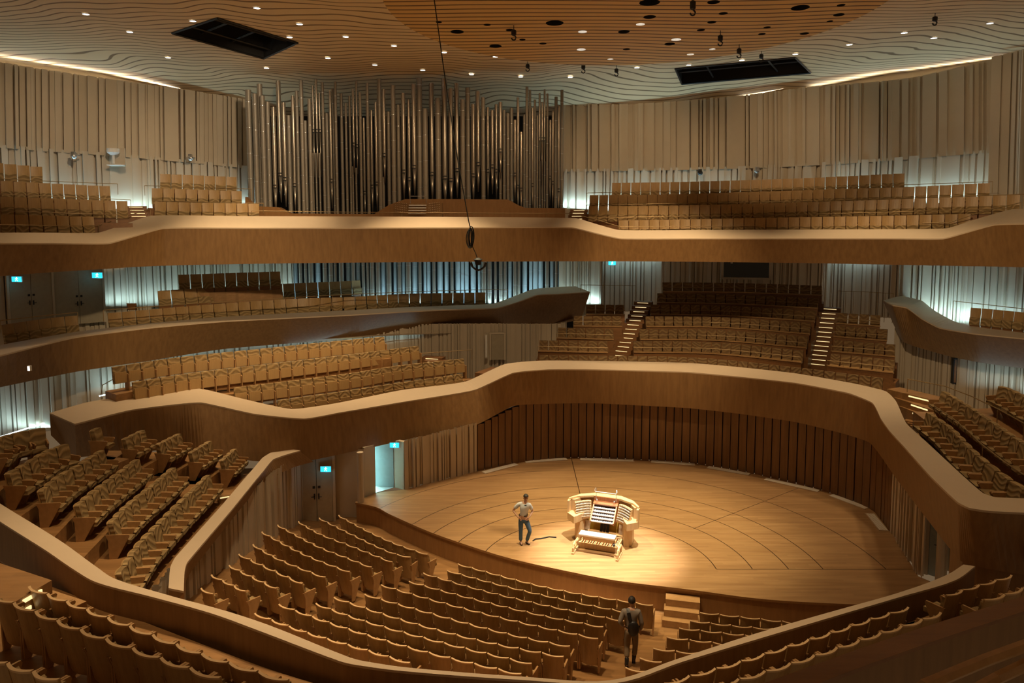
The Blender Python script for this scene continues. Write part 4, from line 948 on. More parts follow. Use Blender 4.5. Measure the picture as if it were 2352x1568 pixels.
stairs('aisle_stairs', [at(1325, 500, Y=38.6), at(1327, 494, Y=39.2), at(1329, 487, Y=39.8), at(1331, 481, Y=40.4)], .95, 'lit steps on tier three right of the organ', .5)
stairs('aisle_stairs', [at(1006, 835, Y=36.3), at(1001, 827, Y=36.7), at(996, 819, Y=37.1)], 1.1, 'lit steps at the right end of the tier one seats', 1.2, ax=-.25)
stairs('aisle_stairs', [at(1075, 876, z=3.7), at(1105, 864, z=3.95), at(1120, 850, z=4.3)], 1.6, 'wooden steps between tier one and the block behind the stage', .6, lit=False)
# curved steps at the right
t = thing('corner_stairs', at(2090, 935, z=4.3), 'curved wooden steps with three lit edges behind the right parapet', 'stairs', 'aisle stairs'); o0 = t.location.copy()
for k, (a, b, z) in enumerate([((2038,893),(2160,922),5.1),((2054,912),(2152,944),4.85),((2066,932),(2144,962),4.6)]):
    A, B = at(*a, z=z), at(*b, z=z); d = B - A; c = (A + B) / 2 - o0; rz = math.atan2(d.y, d.x); n_ = Vector((-d.y, d.x, 0)).normalized()
    st = MB().box(c + n_ * .35 - Vector((0, 0, .9)), (d.length, .75, 1.8), rz).build('step', M['floor'], t)
    e = c + d * .12 - n_ * .03 - Vector((0, 0, .07))
    MB().box(e, (d.length * .38, .02, .05), rz).build('edge_light', M['led'], st)
t = thing('corner_stairs', at(2098, 970, z=4.3), 'short flight of lit narrow steps beside the first right terrace row', 'stairs', 'aisle stairs'); o0 = t.location.copy()
for k in range(5):
    A = at(2082 + 6 * k, 965 + 6 * k, z=4.25 - .05 * k); B = at(2106 + 5 * k, 969 + 5 * k, z=4.25 - .05 * k); d = B - A; c = (A + B) / 2 - o0
    st = MB().box(c + Vector((0, .1, -.2)), (d.length, .3, .4), math.atan2(d.y, d.x)).build('step', M['floor'], t)
    MB().box(c + Vector((0, -.06, -.03)), (d.length * .9, .02, .03), math.atan2(d.y, d.x)).build('edge_light', M['led'], st)
# lights at the terrace row ends
for i, (px, py, z) in enumerate([(50,1181,4.0),(138,1206,3.4),(178,1263,3.1),(223,1295,2.9),(252,1311,2.8),(443,1118,3.0),(520,1132,2.8),(362,1098,3.5)]):
    p = at(px, py, z=z)
    t = thing('terrace_step', p, f'small lit aisle step between the left terrace rows, {nth(1 + sorted([50,138,178,223,252,443,520,362]).index(px))} from the left', 'step', 'terrace aisle steps')
    MB().box((0, 0, -.6), (.55, .4, 1.2), .5).build('tread', M['floor'], t)
    MB().box((.10, -.22, -.05), (.42, .015, .03), .5).build('edge_light', M['led'], t)

# stage steps
t = thing('stage_steps', at(1565, 1438, z=0), 'three loose wooden steps leading up to the stage front', 'steps'); o0 = t.location.copy()
for (a, b, z) in (((1529,1375),(1608,1384),.6),((1525,1399),(1606,1409),.4),((1521,1423),(1604,1434),.2)):
    A, B = at(*a, z=z), at(*b, z=z); d = B - A; n_ = Vector((-d.y, d.x, 0)).normalized(); c = (A + B) / 2 + n_ * .17 - o0
    MB().box((c.x, c.y, z / 2), (d.length, .36, z), math.atan2(d.y, d.x)).build('step', M['arm'], t)

# landings at lower left
zf = 5.5
q = [at(0, 1293, z=zf), at(119, 1332, z=zf), at(22, 1389, z=zf), at(-90, 1345, z=zf)]
t = thing('landing', q[1], 'wooden landing with two lit edges at the left end of the nearest seats', 'landing'); o0 = Vector(q[1])
MB().prism([(p.x - o0.x, p.y - o0.y) for p in q], -.9, 0).build('deck', M['floor'], t)
for s, f0, f1, dz in ((0, .28, .72, -.07), (1, .55, .95, -.24)):
    a, b = q[1] - o0, q[2] - o0; n_ = Vector((b.y - a.y, a.x - b.x, 0)).normalized() * -.02
    if n_.x < 0: n_ = -n_
    A, B = a.lerp(b, f0) + n_ + Vector((0, 0, dz)), a.lerp(b, f1) + n_ + Vector((0, 0, dz)); d = B - A
    MB().box((A + B) / 2, (d.length, .03, .06), math.atan2(d.y, d.x)).build('edge_light', M['led'], t)
zf = 5.0
q = [at(122, 1357, z=zf), at(199, 1382, z=zf), at(160, 1400, z=zf), at(85, 1380, z=zf)]
t = thing('landing', q[0], 'lower wooden landing block by the parapet behind the first near row', 'landing'); o0 = Vector(q[0])
MB().prism([(p.x - o0.x, p.y - o0.y) for p in q], -.5, 0).build('deck', M['floor'], t)
MB().prism([(p.x - o0.x, p.y - o0.y) for p in q], 0, .015).build('top_board', M['arm'], t)

# ------------------------------------------------------------------ handrails
def rail(P, label, h=.0, every=3, post=.5, r=.018, mat='brass', nseg=None):
    P = resample(catmull([Vector(p) for p in P], 4) if len(P) > 2 else [Vector(p) for p in P], nseg or max(3, int(length(P) / 1.1)))
    t = thing('handrail', P[0], label, 'handrail', 'thin handrails'); o0 = Vector(P[0])
    MB().tube([p - o0 for p in P], r, 6).build('rail', M[mat], t)
    for p in P[::every] + ([P[-1]] if (len(P) - 1) % every else []):
        MB().tube([p - o0, p - o0 - Vector((0, 0, post))], r * .75, 5).build('post', M[mat], t)
    return t
Y3 = lambda L: [at(x, y, Y=Y) for x, y, Y in L]
rail(Y3([(578,484,36.1),(800,487,36.9),(1050,489,37.2),(1310,490,36.9)]), 'thin brass rail along the parapet in front of the organ')
rail(Y3([(1310,490,36.9),(1370,504,36.3),(1425,521,35.8)]), 'thin brass rail sloping down right of the organ')
rail(Y3([(1425,521,35.9),(1850,518,34.7),(2050,514,33.5),(2180,511,32.2)]), 'long thin brass rail along the right tier three parapet')
rail(Y3([(2180,511,32.2),(2270,482,31.4),(2345,465,30.4)]), 'thin brass rail rising at the right end of tier three')
rail(Y3([(0,516,28.9),(110,518,30.4),(226,518,32.2)]), 'thin brass rail along the left tier three parapet')
rail(Y3([(226,518,32.2),(290,496,34.2),(345,480,36.2)]), 'thin brass rail rising left of the lit tier three steps')
rail(Y3([(0,484,30.6),(130,489,31.8),(270,493,33.2)]), 'thin rail before the second left row of tier three')
rail(Y3([(0,446,31.6),(150,452,33),(300,459,34.3)]), 'thin rail before the third left row of tier three')
rail(Y3([(-20,409,32.6),(110,416,33.6),(270,422,35)]), 'thin rail before the top left row of tier three')
rail(Y3([(352,460,36.6),(470,464,37.4),(605,467,38.2)]), 'thin rail before the second row beside the organ')
rail(Y3([(332,426,37.6),(450,430,38.2),(577,434,39)]), 'thin rail before the third row beside the organ')
for k, (a, b) in enumerate([((1360,500,37.4),(2338,478,31.4)),((1346,471,38.4),(2352,446,32.2)),((1348,443,39.4),(2280,417,34))]):
    m_ = (a[0] + b[0]) / 2
    rail(Y3([a, (m_, (a[1] + b[1]) / 2 + 3, (a[2] + b[2]) / 2 + .7), b]), f'long thin rail before the {nth(k+2)} right row of tier three')
rail(Y3([(237,712,33.0),(400,700,35.2),(560,690,37.2),(800,676,39.6),(1000,668,41),(1165,664,42)]), 'thin rail before the second tier two row left of the organ')
rail([at(0, 736, z=7.9), at(90, 726, z=7.9), at(178, 717, z=7.9)], 'thin rail at the left end of tier two beside the doors')
rail(Y3([(1333,654,42.6),(1400,655,42.8),(1460,656,43)]), 'thin rail on the landing right of the organ', post=.9)
rail(Y3([(1925,668,41),(1990,670,40.4),(2052,674,39.6)]), 'upright barred rail at the top of the right aisle stairs', every=1, post=1.6, nseg=8)
rail(Y3([(2190,691,34.4),(2270,700,33.4),(2352,709,32)]), 'thin rail behind the right tier two parapet', post=.9)
rail([at(232, 905, z=4.6), at(256, 866, z=5.6), at(470, 836, z=5.6), at(620, 820, z=5.6), at(800, 800, z=5.6), at(900, 783, z=5.6), at(962, 778, z=5.6)], 'bent thin rail before the top tier one row')
rail([at(480, 852, z=5.2), at(700, 832, z=5.2), at(960, 812, z=5.2), at(1084, 803, z=5.2)], 'thin rail before the second tier one row')
rail([at(2085, 870, z=5.9), at(2150, 880, z=5.95), at(2250, 918, z=6.0), at(2352, 972, z=6.0)], 'thin rail between the upper right terrace rows')
rail([p + Vector((0, 0, .22)) for p in offset(resample(catmull([at(x, y, z=5.25) for x, y in RT[0][0]], 5), 12), -.12, (-1, -.3, 0))], 'thin rail between the lower right terrace rows')
rail([at(2120, 1576, z=8.3), at(2200, 1541, z=8.3), at(2290, 1506, z=8.3), at(2400, 1466, z=8.3)], 'thick wooden rail behind the dark parapet at the lower right', r=.05, mat='arm')
rail([at(2230, 1590, z=8.0), at(2275, 1566, z=8.0), at(2310, 1545, z=8.05), at(2340, 1523, z=8.15), at(2380, 1515, z=8.2)], 'curved wooden rail end in the lower right corner', r=.05, mat='arm')

# ------------------------------------------------------------------ small fittings
def fitting(name, p, label, cat, builds):
    t = thing(name, p, label, cat)
    for nm, mb, mat in builds: mb.build(nm, M[mat], t)
p = at(266, 352, Y=38.6)
fitting('bracket_speaker', p, 'white speaker on a bracket on the upper left ribbed wall', 'speaker', [
    ('head', MB().tube([(0, -.25, .22), (0, -.25, .02), (0, -.25, -.1)], [.30, .30, .16], 14), 'white'),
    ('bracket', MB().tube([(0, -.25, -.1), (0, -.25, -.55)], .06, 8).box((0, .0, -.6), (.75, .5, .05)), 'white'),
    ('wall_plate', MB().box((0, .2, -.2), (.75, .06, .95)), 'wall')])
for px, py, Y, lab in ((1607, 395, 41.9, 'small dark camera on the upper right wall'), (439, 361, 40.9, 'small round device on the upper left wall'), (172, 356, 37.3, 'small white device on the far left upper wall'), (1738, 390, 41.2, 'small pale device on the upper right wall')):
    fitting('wall_camera', at(px, py, Y=Y), lab, 'camera', [('bracket', MB().box((0, .2, 0), (.06, .5, .06)), 'steel'), ('body', MB().ball((0, -.1, -.05), .15, 10, 7).box((0, -.1, .1), (.16, .2, .1)), 'black' if px == 1607 else 'steel')])
p = at(66, 846, Y=27.5)
fitting('face_lamp', p, 'tiny white light fitting on the left tier two parapet face', 'light fitting', [('box', MB().box((0, .05, 0), (.09, .12, .2)), 'white'), ('lens', MB().box((0, -.012, 0), (.07, .01, .16)), 'lamp')])
p = at(300, 708, Y=37.6)
fitting('folding_chair', p, 'dark chair back standing behind the tier two seats by the wall', 'chair', [('backrest', shell(MB(), .5, -.1, .25, .1, .05, .03, .05), 'riser'), ('frame', MB().tube([(-.22, .1, .1), (-.22, .1, -.9)], .02, 5).tube([(.22, .1, .1), (.22, .1, -.9)], .02, 5), 'black')])
for px, y0, y1, Y, lab in ((2191, 822, 880, 34.9, 'narrow dark upright slot in the right tier one wall'), (1117, 766, 822, 40.6, 'narrow pale upright duct beside the tier one door')):
    a, b = at(px, y0, Y=Y), at(px, y1, Y=Y)
    fitting('wall_duct', (a + b) / 2, lab, 'duct', [('casing', MB().box((0, 0, 0), (.16, .2, (a - b).length)), 'black' if px > 2000 else 'wall'), ('cover', MB().box((0, -.11, 0), (.1, .02, (a - b).length * .9)), 'riser' if px > 2000 else 'white')])

# hanging microphone rig with its cable coil
YM = 25.0
p0 = at(1098, 600, Y=YM)
t = thing('hanging_microphone', p0, 'black microphone rig hanging on wires with a coil of cable above', 'microphone'); o0 = Vector(p0)
top = hit(993, -22, canopy_z); A = at(1076, 505, Y=YM); top = Vector((at(993, -22, Y=YM).x, YM, canopy_z(YM)))
MB().tube([top - o0, at(1018, 150, Y=YM) - o0, at(1045, 330, Y=YM) - o0, A - o0, at(1082, 530, Y=YM) - o0], .018, 5).build('suspension_cable', M['black'], t)
m = MB()
for k in range(7):
    rx = (3 + 1.9 * (k % 4)) / FOC * YM; c = at(1081 + (k % 3 - 1) * 1.5, 548, Y=YM) - o0 + Vector((0, 0, .05 * (k % 3)))
    m.tube([c + Vector((rx * math.cos(a), .02 * k - .06, .32 * math.sin(a))) for a in [2 * math.pi * j / 16 for j in range(17)]], .013, 4)
m.build('cable_coil', M['black'], t)
MB().tube([at(1085, 566, Y=YM) - o0, at(1092, 580, Y=YM) - o0, at(1096, 592, Y=YM) - o0], .015, 4).build('lead', M['black'], t)
MB().tube([(0, 0, .12), (0, 0, .06), (-.0, 0, .02), (0, 0, -.12)], [.06, .17, .12, .09], 10).build('body', M['black'], t)
arc = [(-.2 + .42 * k / 8, 0, -.17 - .13 * math.sin(math.pi * k / 8)) for k in range(9)]
MB().tube(arc, .035, 6).build('yoke', M['black'], t)
for sx in (-.2, .22): MB().tube([(sx, 0, -.17), (sx * 1.2, -.05, -.02)], .04, 6).build('capsule', M['black'], t)
for i, (a, b) in enumerate([((1128, 490), (1112, 530)), ((1087, 500), (1083, 530))]):
    pass

# ------------------------------------------------------------------ organ console on the stage
M['lightoak'] = wood('pale_oak', (.47, .30, .14), (.58, .39, .19), 2.5, (5, 5, .6), .4)
M['redwood'] = wood('red_brown_wood', (.26, .085, .028), (.34, .12, .04), 4, (6, 6, 1), .35)
M['ivory'] = plain('ivory_keys', (.82, .80, .78), .3, 0, .02)
M['ebony'] = plain('ebony_keys', (.02, .02, .025), .3)
M['cream'] = plain('cream_leather', (.72, .62, .50), .5)
M['gold'] = plain('gold_kneeboard', (.62, .40, .06), .4)
M['acrylic'] = plain('acrylic_edge', (.75, .70, .65), .2)
KC = at(1398, 1250, z=ZS)
con = thing('organ_console', (3.12, 24.62, ZS), 'pale oak five-manual organ console lit at the centre of the stage', 'organ console', None, math.radians(-20))
for sx in (-1, 1):
    MB().prism([(sx * x, y) for x, y in ((.72, .1), (.72, .6), (1.0, .6), (1.08, .45), (1.08, .05), (1.0, -.12), (.82, -.12))], 0, .82).build('pillar', M['lightoak'], con)
    # flared jamb with its terraces of stop tabs
    j = MB().prism([(sx * x, y) for x, y in ((.98, -.45), (1.32, -.12), (1.34, .02), (1.05, .30), (.62, .32), (.88, -.28))], .74, 1.0).build('jamb', M['lightoak'], con)
    MB().prism([(sx * x, y) for x, y in ((1.26, -.10), (1.33, -.10), (1.34, .10), (1.02, .62), (.95, .58), (1.25, .10))], 1.0, 1.44).build('jamb_side', M['lightoak'], con)
    for k in range(7):
        z = .86 + .085 * k; y = .05 * k
        P = [Vector((sx * (.46 + .01 * k + .52 * f), .16 + y * .6 - .38 * f ** 1.6, z)) for f in [i / 6 for i in range(7)]]
        back = [p + Vector((sx * .05, .10, 0)) for p in P]
        MB().loft([P, back, [p - Vector((0, 0, .09)) for p in back], [p - Vector((0, 0, .09)) for p in P]], close=True).build('terrace_shelf', M['lightoak'], j)
        m = MB()
        for q in resample(P, 13)[1:-1]: m.box(q + Vector((0, -.02, .018)), (.022, .055, .03), 0, (1, 1), -.3)
        m.build('stop_tab_row', M['ivory'] if k % 2 else M['cream'], j)
        m = MB()
        for q in resample(P, 13)[1:-1]: m.box(q + Vector((.012 * sx, .005, .018)), (.008, .05, .036))
        m.build('tab_shadow_slot', M['ebony'], j)
MB().prism([(-1.30, .02), (-1.32, .12), (-1.0, .62), (-.5, .92), (.5, .92), (1.0, .62), (1.32, .12), (1.30, .02), (1.06, .34), (.5, .62), (-.5, .62), (-1.06, .34)], 1.42, 1.49).build('top_board', M['lightoak'], con)
MB().prism([(-1.22, .14), (-.95, .58), (-.48, .87), (.48, .87), (.95, .58), (1.22, .14), (1.12, .14), (.9, .5), (.45, .78), (-.45, .78), (-.9, .5), (-1.12, .14)], .74, 1.42).build('back_case', M['lightoak'], con)
MB().box((0, .55, .5), (1.5, .06, .6)).build('kneeboard', M['gold'], con)
for k in range(5):
    y, z = -.12 + .115 * k, .80 + .085 * k
    kb = MB().box((0, y + .05, z), (.84, .15, .03)).build('manual', M['ivory'], con)
    m = MB(); i = 0
    for o_ in range(5):
        for s in (1, 2, 4, 5, 6): m.box((-.41 + (o_ * 7 + s) * .82 / 36, y + .085, z + .024), (.013, .085, .02))
    m.build('sharp_keys', M['ebony'], kb)
    m = MB()
    for s in range(37): m.box((-.42 + s * .84 / 36, y + .0, z + .0155), (.002, .06, .002))
    m.build('key_gaps', M['ebony'], kb)
    MB().box((0, y + .135, z + .02), (.86, .025, .06)).build('piston_rail', M['redwood'], con)
for sx in (-1, 1): MB().prism([(-.2, .76), (-.2, .84), (.42, 1.3), (.5, 1.3), (.5, .76)], sx * .43 - .02, sx * .43 + .02, 'x').build('key_cheek', M['redwood'], con)
MB().box((0, .47, 1.30), (.92, .2, .04), 0, (1, 1), .35).box((0, .56, 1.40), (.94, .05, .2)).build('upper_board', M['redwood'], con)
ms = thing('x', (0, 0, 0), 'x', 'x') if 0 else None
R = [(-.38, .5, 1.42), (-.38, .52, 1.66), (-.40, .55, 1.76)]
m = MB()
for sx in (-1, 1):
    m.tube([(sx * .38, .50, 1.40), (sx * .38, .52, 1.56)], .016, 6).tube([(sx * .38, .52, 1.56), (sx * .38, .56, 1.80), (sx * .40, .50, 1.84), (sx * .42, .44, 1.78)], .009, 6)
    m.ball((sx * .33, .42, 1.42), .035, 8, 6)
m.build('music_rest_post', M['steel'], con)
MB().tube([(-.42, .44, 1.78), (-.40, .44, 1.72), (.40, .44, 1.72), (.42, .44, 1.78)], .014, 6).build('music_rest', M['acrylic'], con)
con.scale = (.93, .93, .93)
# pedalboard
pb = MB().box((0, -.72, .11), (1.42, .05, .20)).box((-.70, -.32, .12), (.05, .80, .16)).box((.70, -.32, .12), (.05, .80, .16)).box((0, .06, .14), (1.42, .05, .2)).build('pedalboard', M['lightoak'], con)
for k in range(30):
    MB().box((-.65 + k * 1.30 / 29, -.33, .19 + (.035 if k % 12 in (1, 3, 6, 8, 10) else 0)), (.024, .76, .035)).build('pedal', M['lightoak'] if k % 12 not in (1, 3, 6, 8, 10) else M['redwood'], pb)
MB().box((0, -.3, .03), (1.36, .8, .02)).build('pedal_well', M['ebony'], pb)
for sx in (-1, 1):
    ts = MB().box((sx * .72, .30, .45), (.34, .06, .34), 0, (1, 1), -.45).build('toe_board', M['cream'], con)
    m = MB()
    for r_ in range(4):
        for c_ in range(4): m.ball((sx * .72 - .12 + .08 * c_, .245 + .02 * r_ * 1.7, .34 + .075 * r_), .028, 7, 5)
    m.build('toe_studs', M['ivory'], ts)
for sx in (-.12, .0, .12): MB().box((sx, .34, .40), (.1, .05, .3), 0, (1, 1), -.5).build('swell_shoe', M['ebony'], con)
tag(MB().tube([(1.55, 24.95, ZS + .02), (1.3, 25.0, ZS + .02), (1.0, 24.85, ZS + .02), (.82, 24.82, ZS + .02), (.72, 24.68, ZS + .02)], .022, 6).build('power_cable', M['black'], None), 'black power cable lying on the stage left of the organ console', 'cable')
be = thing('organ_bench', (2.82, 23.72, ZS), 'pale oak organ bench with cream padded seat before the console', 'bench', None, math.radians(-20))
MB().box((0, .08, .66), (1.30, .36, .05)).build('seat_pad', M['cream'], be)
MB().box((0, .08, .60), (1.24, .30, .07)).box((0, .1, .50), (1.1, .03, .16)).build('seat_frame', M['lightoak'], be)
for sx in (-1, 1):
    x = sx * .80
    m = MB().tube([(sx * .58, .1, .58), (sx * .62, .08, .42), (x, -.02, .34), (x, -.2, .30), (x, -.26, .2), (x, -.27, .04)], .045, 6).tube([(x, .32, .32), (x, .34, .04)], .04, 6).box((x, .03, .03), (.09, .76, .06)).tube([(x, -.15, .32), (x, .33, .32)], .04, 6)
    m.build('side_frame', M['lightoak'], be)
MB().tube([(.60, -.06, .45), (.66, -.06, .45)], .06, 10).build('height_crank', M['black'], be)

be.scale = (.93, .93, .93)
# ------------------------------------------------------------------ people
def skin(name, pts, edges, mat, parent, sub=2, smooth=True):
    me = bpy.data.meshes.new(name); me.from_pydata([p[0] for p in pts], edges, [])
    o = bpy.data.objects.new(name, me); COL.objects.link(o); o.parent = parent
    s = o.modifiers.new('skin', 'SKIN'); s.use_smooth_shade = smooth
    for i, p in enumerate(pts):
        r = p[1]; me.skin_vertices[0].data[i].radius = r if isinstance(r, tuple) else (r, r)
    me.skin_vertices[0].data[0].use_root = True
    d = o.modifiers.new('sub', 'SUBSURF'); d.levels = d.render_levels = sub
    me.materials.append(mat); return o
def chain(pts, edges, L, start=None):
    prev = start
    for q in L:
        pts.append(q); i = len(pts) - 1
        if prev is not None: edges.append((prev, i))
        prev = i
    return prev
def hand(pts, edges, wrist_i, w, d, side, up, curl=.3):
    """palm, four fingers and a thumb growing from a wrist vertex; d points along the hand, side towards the thumb"""
    w, d, side = Vector(w), Vector(d).normalized(), Vector(side).normalized(); n = d.cross(side)
    pts.append((tuple(w + d * .055), (.030, .018))); edges.append((wrist_i, len(pts) - 1)); palm = len(pts) - 1
    for k, ln in enumerate((.070, .078, .072, .056)):
        b = w + d * .088 + side * (.030 - .020 * k)
        c = b + d * ln * .5 + n * ln * curl * .35; e = c + d * ln * .4 + n * ln * curl * .9
        chain(pts, edges, [(tuple(b), .0095), (tuple(c), .0088), (tuple(e), .0075)], palm)
    b = w + d * .04 + side * .034; chain(pts, edges, [(tuple(b), .012), (tuple(b + d * .032 + side * .02), .0095), (tuple(b + d * .055 + side * .022 + n * .01), .008)], palm)
sk = plain('skin_tone', (.48, .27, .17), .5, 0, .05)
hairm = plain('dark_hair', (.018, .013, .010), .6, 0, .2, 30)
shirt = plain('grey_white_shirt', (.50, .52, .54), .8, 0, .06, 8)
jeans = plain('blue_jeans', (.055, .10, .16), .85, 0, .25, 12)
shoe = plain('black_shoes', (.012, .011, .011), .4)
greyshirt = plain('grey_pullover', (.25, .21, .17), .9, 0, .12, 10)
khaki = plain('khaki_trousers', (.18, .125, .07), .9, 0, .2, 9)

def person(name, loc, rz, label, J, cols):
    t = thing(name, loc, label, 'person', None, rz); G = {}
    pts, ed = [], []
    V = lambda k: Vector(J[k])
    def add(p, r, prev=None):
        pts.append((tuple(p), r)); i = len(pts) - 1
        if prev is not None: ed.append((prev, i))
        return i
    pel = add(V('pelvis'), (.135, .10)); bel = add(V('belly'), (.13, .095), pel); ch = add(V('chest'), (.155, .105), bel)
    ub = add(V('upper'), (.12, .085), ch); nk = add(V('neck'), .055, ub); jw = add(V('chin'), (.062, .068), nk); hd = add(V('head'), (.078, .094), jw); cr = add(V('crown'), (.055, .066), hd)
    for s in 'LR':
        sh = add(V('sh' + s), .062, ub); el = add(V('el' + s), .043, sh); wr = add(V('wr' + s), .029, el)
        hand(pts, ed, wr, V('wr' + s), V('hd' + s), V('th' + s), None)
        hp = add(V('hip' + s), .092, pel); th_ = add(V('hip' + s).lerp(V('kn' + s), .45), .08, hp); kn = add(V('kn' + s), .056, th_); cf = add(V('kn' + s).lerp(V('an' + s), .4), .052, kn); an = add(V('an' + s), .037, cf); add(V('toe' + s), .034, an)
    body = skin('body', pts, ed, sk, t)
    # shirt
    p2, e2 = [], []
    def a2(p, r, prev=None):
        p2.append((tuple(p), r)); i = len(p2) - 1
        if prev is not None: e2.append((prev, i))
        return i
    b0 = a2(V('pelvis') + Vector((0, 0, .06)), (.150, .118)); b1 = a2(V('belly'), (.152, .118), b0); b2 = a2(V('chest'), (.178, .128), b1); b3 = a2(V('upper'), (.138, .10), b2); a2(V('upper').lerp(V('neck'), .55), .068, b3)
    for s in 'LR':
        q = a2(V('sh' + s), .080, b3); 
        if cols['sleeve'] == 'short': a2(V('sh' + s).lerp(V('el' + s), .75), .070, q)
        else:
            q = a2(V('el' + s), .060, q); a2(V('el' + s).lerp(V('wr' + s), .9), .045, q)
    skin('shirt', p2, e2, cols['shirt'], t)
    # trousers
    p3, e3 = [], []
    def a3(p, r, prev=None):
        p3.append((tuple(p), r)); i = len(p3) - 1
        if prev is not None: e3.append((prev, i))
        return i
    w0 = a3(V('pelvis') + Vector((0, 0, .07)), (.145, .112)); w1 = a3(V('pelvis') - Vector((0, 0, .03)), (.150, .118), w0)
    for s in 'LR':
        q = a3(V('hip' + s) - Vector((0, 0, .05)), .105, w1); q = a3(V('hip' + s).lerp(V('kn' + s), .5), .092, q); q = a3(V('kn' + s), .074, q); q = a3(V('kn' + s).lerp(V('an' + s), .5), .070, q); a3(V('kn' + s).lerp(V('an' + s), cols.get('cuff', .95)), .066, q)
    skin('trousers', p3, e3, cols['legs'], t)
    pc = V('pelvis') + Vector((0, 0, .10))
    MB().loft([[pc + Vector((.158 * math.cos(a), .125 * math.sin(a), z)) for a in [2 * math.pi * k / 20 for k in range(21)]] for z in (-.02, .02)]).build('belt', shoe, t)
    for s in 'LR':
        an, to = V('an' + s), V('toe' + s); d = (to - an); d.z = 0; d = d.normalized() if d.length > .01 else Vector((0, 1, 0))
        h0 = Vector((an.x, an.y, an.z - .045)) - d * .05
        skin('shoe', [(tuple(h0), (.045, .045)), (tuple(h0 + d * .11), (.047, .042)), (tuple(h0 + d * .22 + (Vector((0, 0, to.z - an.z + .03)) if to.z > an.z + .03 or to.z < an.z - .1 else Vector())), (.046, .030))] + ([(tuple(an + Vector((0, 0, .03))), .052), (tuple(an.lerp(V('kn' + s), .45)), .066)] if cols.get('boots') else []), [(0, 1), (1, 2)] + ([(0, 3), (3, 4)] if cols.get('boots') else []), shoe, t)
    # head details
    H, F = V('head'), (V('face') - V('head')).normalized(); sd = Vector((-F.y, F.x, 0)).normalized(); U = F.cross(sd) * -1
    U = sd.cross(F) * -1 if sd.cross(F).z < 0 else sd.cross(F)
    f = lambda a, b, c: H + sd * a + F * b + U * c
    MB().ball(f(0, .098, -.015), (.014, .018, .022), 8, 6).build('nose', sk, t)
    for s in (-1, 1):
        MB().ball(f(s * .032, .082, .02), .011, 8, 6).build('eye', shoe, t)
        MB().ball(f(s * .082, -.005, -.005), (.014, .024, .032), 8, 6).build('ear', sk, t)
    MB().box(f(0, .086, -.055), (.045, .012, .010), math.atan2(sd.y, sd.x)).build('mouth', plain('lips', (.30, .12, .09), .5), t)
    hm = MB(); nl, nr = 18, 9
    for i in range(nr + 1):
        a = math.pi * .62 * i / nr
        for j in range(nl + 1):
            w = 2 * math.pi * j / nl
            back = -math.cos(w)                      # 1 at the back of the head
            aa = a * (cols['hairfront'] + (1 - cols['hairfront']) * (back * .5 + .5)) * cols.get('hairlen', 1)
            p = f(.094 * math.sin(aa) * math.sin(w), -.008 + .110 * math.sin(aa) * math.cos(w), .03 + .104 * math.cos(aa)); hm.v.append(tuple(p))
    for i in range(nr):
        for j in range(nl): hm.f.append((i*(nl+1)+j, i*(nl+1)+j+1, (i+1)*(nl+1)+j+1, (i+1)*(nl+1)+j))
    ho = hm.build('hair', hairm, t, True)
    sm = ho.modifiers.new('solid', 'SOLIDIFY'); sm.thickness = .018; sm.offset = -1
    return t
J1 = dict(pelvis=(.02,0,.93), belly=(.03,-.01,1.08), chest=(.05,-.01,1.24), upper=(.06,0,1.40), neck=(.08,-.015,1.50), chin=(.10,-.045,1.57), head=(.10,-.035,1.645), crown=(.095,-.025,1.72), face=(.16,-.20,1.58),
  shL=(-.14,.02,1.40), elL=(-.34,.08,1.16), wrL=(-.16,-.10,.99), hdL=(.6,-.3,-.5), thL=(.3,-.5,.6),
  shR=(.22,-.04,1.39), elR=(.34,.08,1.14), wrR=(.22,-.12,1.00), hdR=(-.6,-.2,-.45), thR=(-.3,-.5,.6),
  hipL=(-.07,.01,.88), knL=(-.075,-.01,.48), anL=(-.075,.03,.085), toeL=(-.04,-.14,.04),
  hipR=(.11,-.01,.88), knR=(.24,-.10,.50), anR=(.13,.04,.085), toeR=(.23,-.09,.04))
pm = at(1201, 1249, z=ZS)
per = person('person', pm, 0, 'person in white short-sleeved shirt and blue jeans standing on the stage, hands on hips', J1, dict(sleeve='short', shirt=shirt, legs=jeans, hairfront=.50, hairlen=.9))
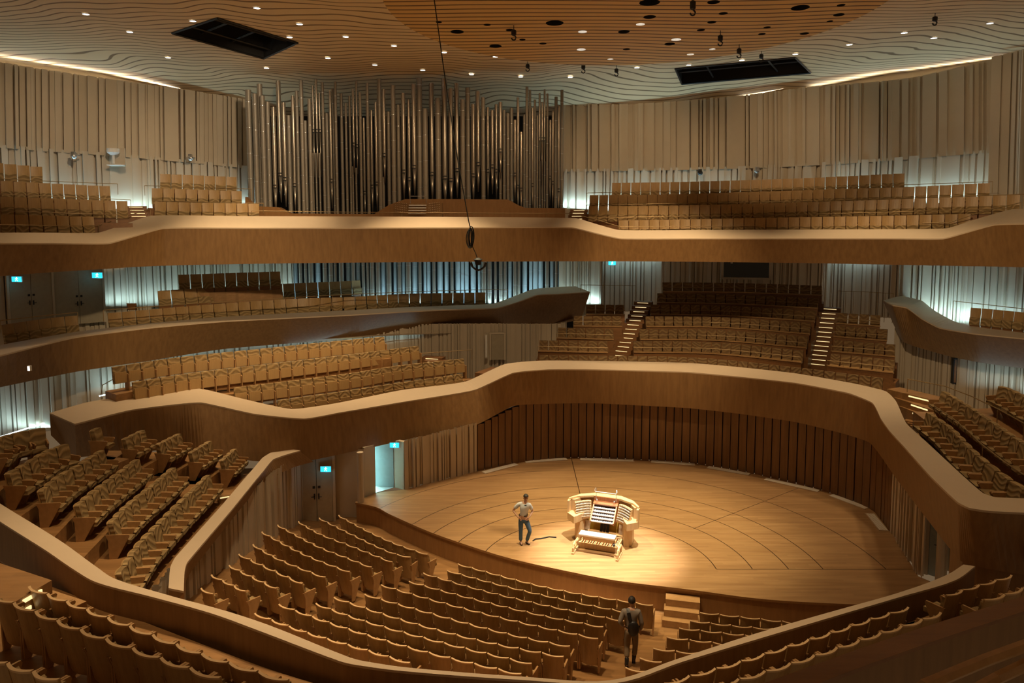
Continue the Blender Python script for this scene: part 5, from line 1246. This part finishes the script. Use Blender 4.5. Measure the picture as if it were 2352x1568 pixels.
MB().prism([(.045, 1.43), (.125, 1.43), (.10, 1.33), (.075, 1.33)], -.135, -.128, 'y').build('shirt_opening', jeans, per)
J2 = dict(pelvis=(0,0,.95), belly=(0,.02,1.10), chest=(-.01,.04,1.26), upper=(-.01,.05,1.42), neck=(0,.07,1.52), chin=(.01,.10,1.58), head=(.01,.10,1.655), crown=(.01,.09,1.73), face=(.05,.30,1.62),
  shL=(-.19,.04,1.41), elL=(-.30,-.03,1.16), wrL=(-.20,.12,.98), hdL=(.2,.6,-.5), thL=(.6,.3,.3),
  shR=(.18,.05,1.41), elR=(.26,.0,1.13), wrR=(.24,.10,.90), hdR=(-.05,.15,-1), thR=(-.4,.6,0),
  hipL=(-.09,0,.90), knL=(-.10,.02,.50), anL=(-.12,-.16,.12), toeL=(-.12,-.03,.03),
  hipR=(.09,0,.90), knR=(.11,.06,.49), anR=(.08,.10,.085), toeR=(.09,.24,.04))
def stallp(px, py): return on_stalls(px, py, .0)
pm = stallp(1449, 1528)
per = person('person', pm, math.radians(-4), 'person seen from behind in grey pullover and khaki trousers, black sling bag, in the aisle', J2, dict(sleeve='long', shirt=greyshirt, legs=khaki, hairfront=.75, hairlen=1.15, cuff=.6, boots=True))
bag = thing('sling_bag', pm + Vector((.02, 0, 0)), 'black sling bag on the back of the person in the aisle', 'bag')
bag.rotation_euler = (0, 0, math.radians(-4))
MB().ball((.02, -.14, 1.06), (.145, .075, .20), 14, 9).build('pouch', shoe, bag, True)
MB().loft([[(-.16, .0, 1.52), (-.15, -.09, 1.44), (-.12, -.13, 1.30), (-.07, -.15, 1.16), (-.03, -.15, 1.08)], [(-.08, .0, 1.53), (-.06, -.09, 1.46), (-.03, -.13, 1.32), (.02, -.15, 1.18), (.06, -.15, 1.08)]]).build('strap', shoe, bag)
MB().loft([[(.12, -.12, 1.02), (.19, -.02, 1.05), (.18, .12, 1.12)], [(.12, -.12, 1.07), (.19, -.02, 1.10), (.18, .12, 1.17)]]).build('lower_strap', shoe, bag)
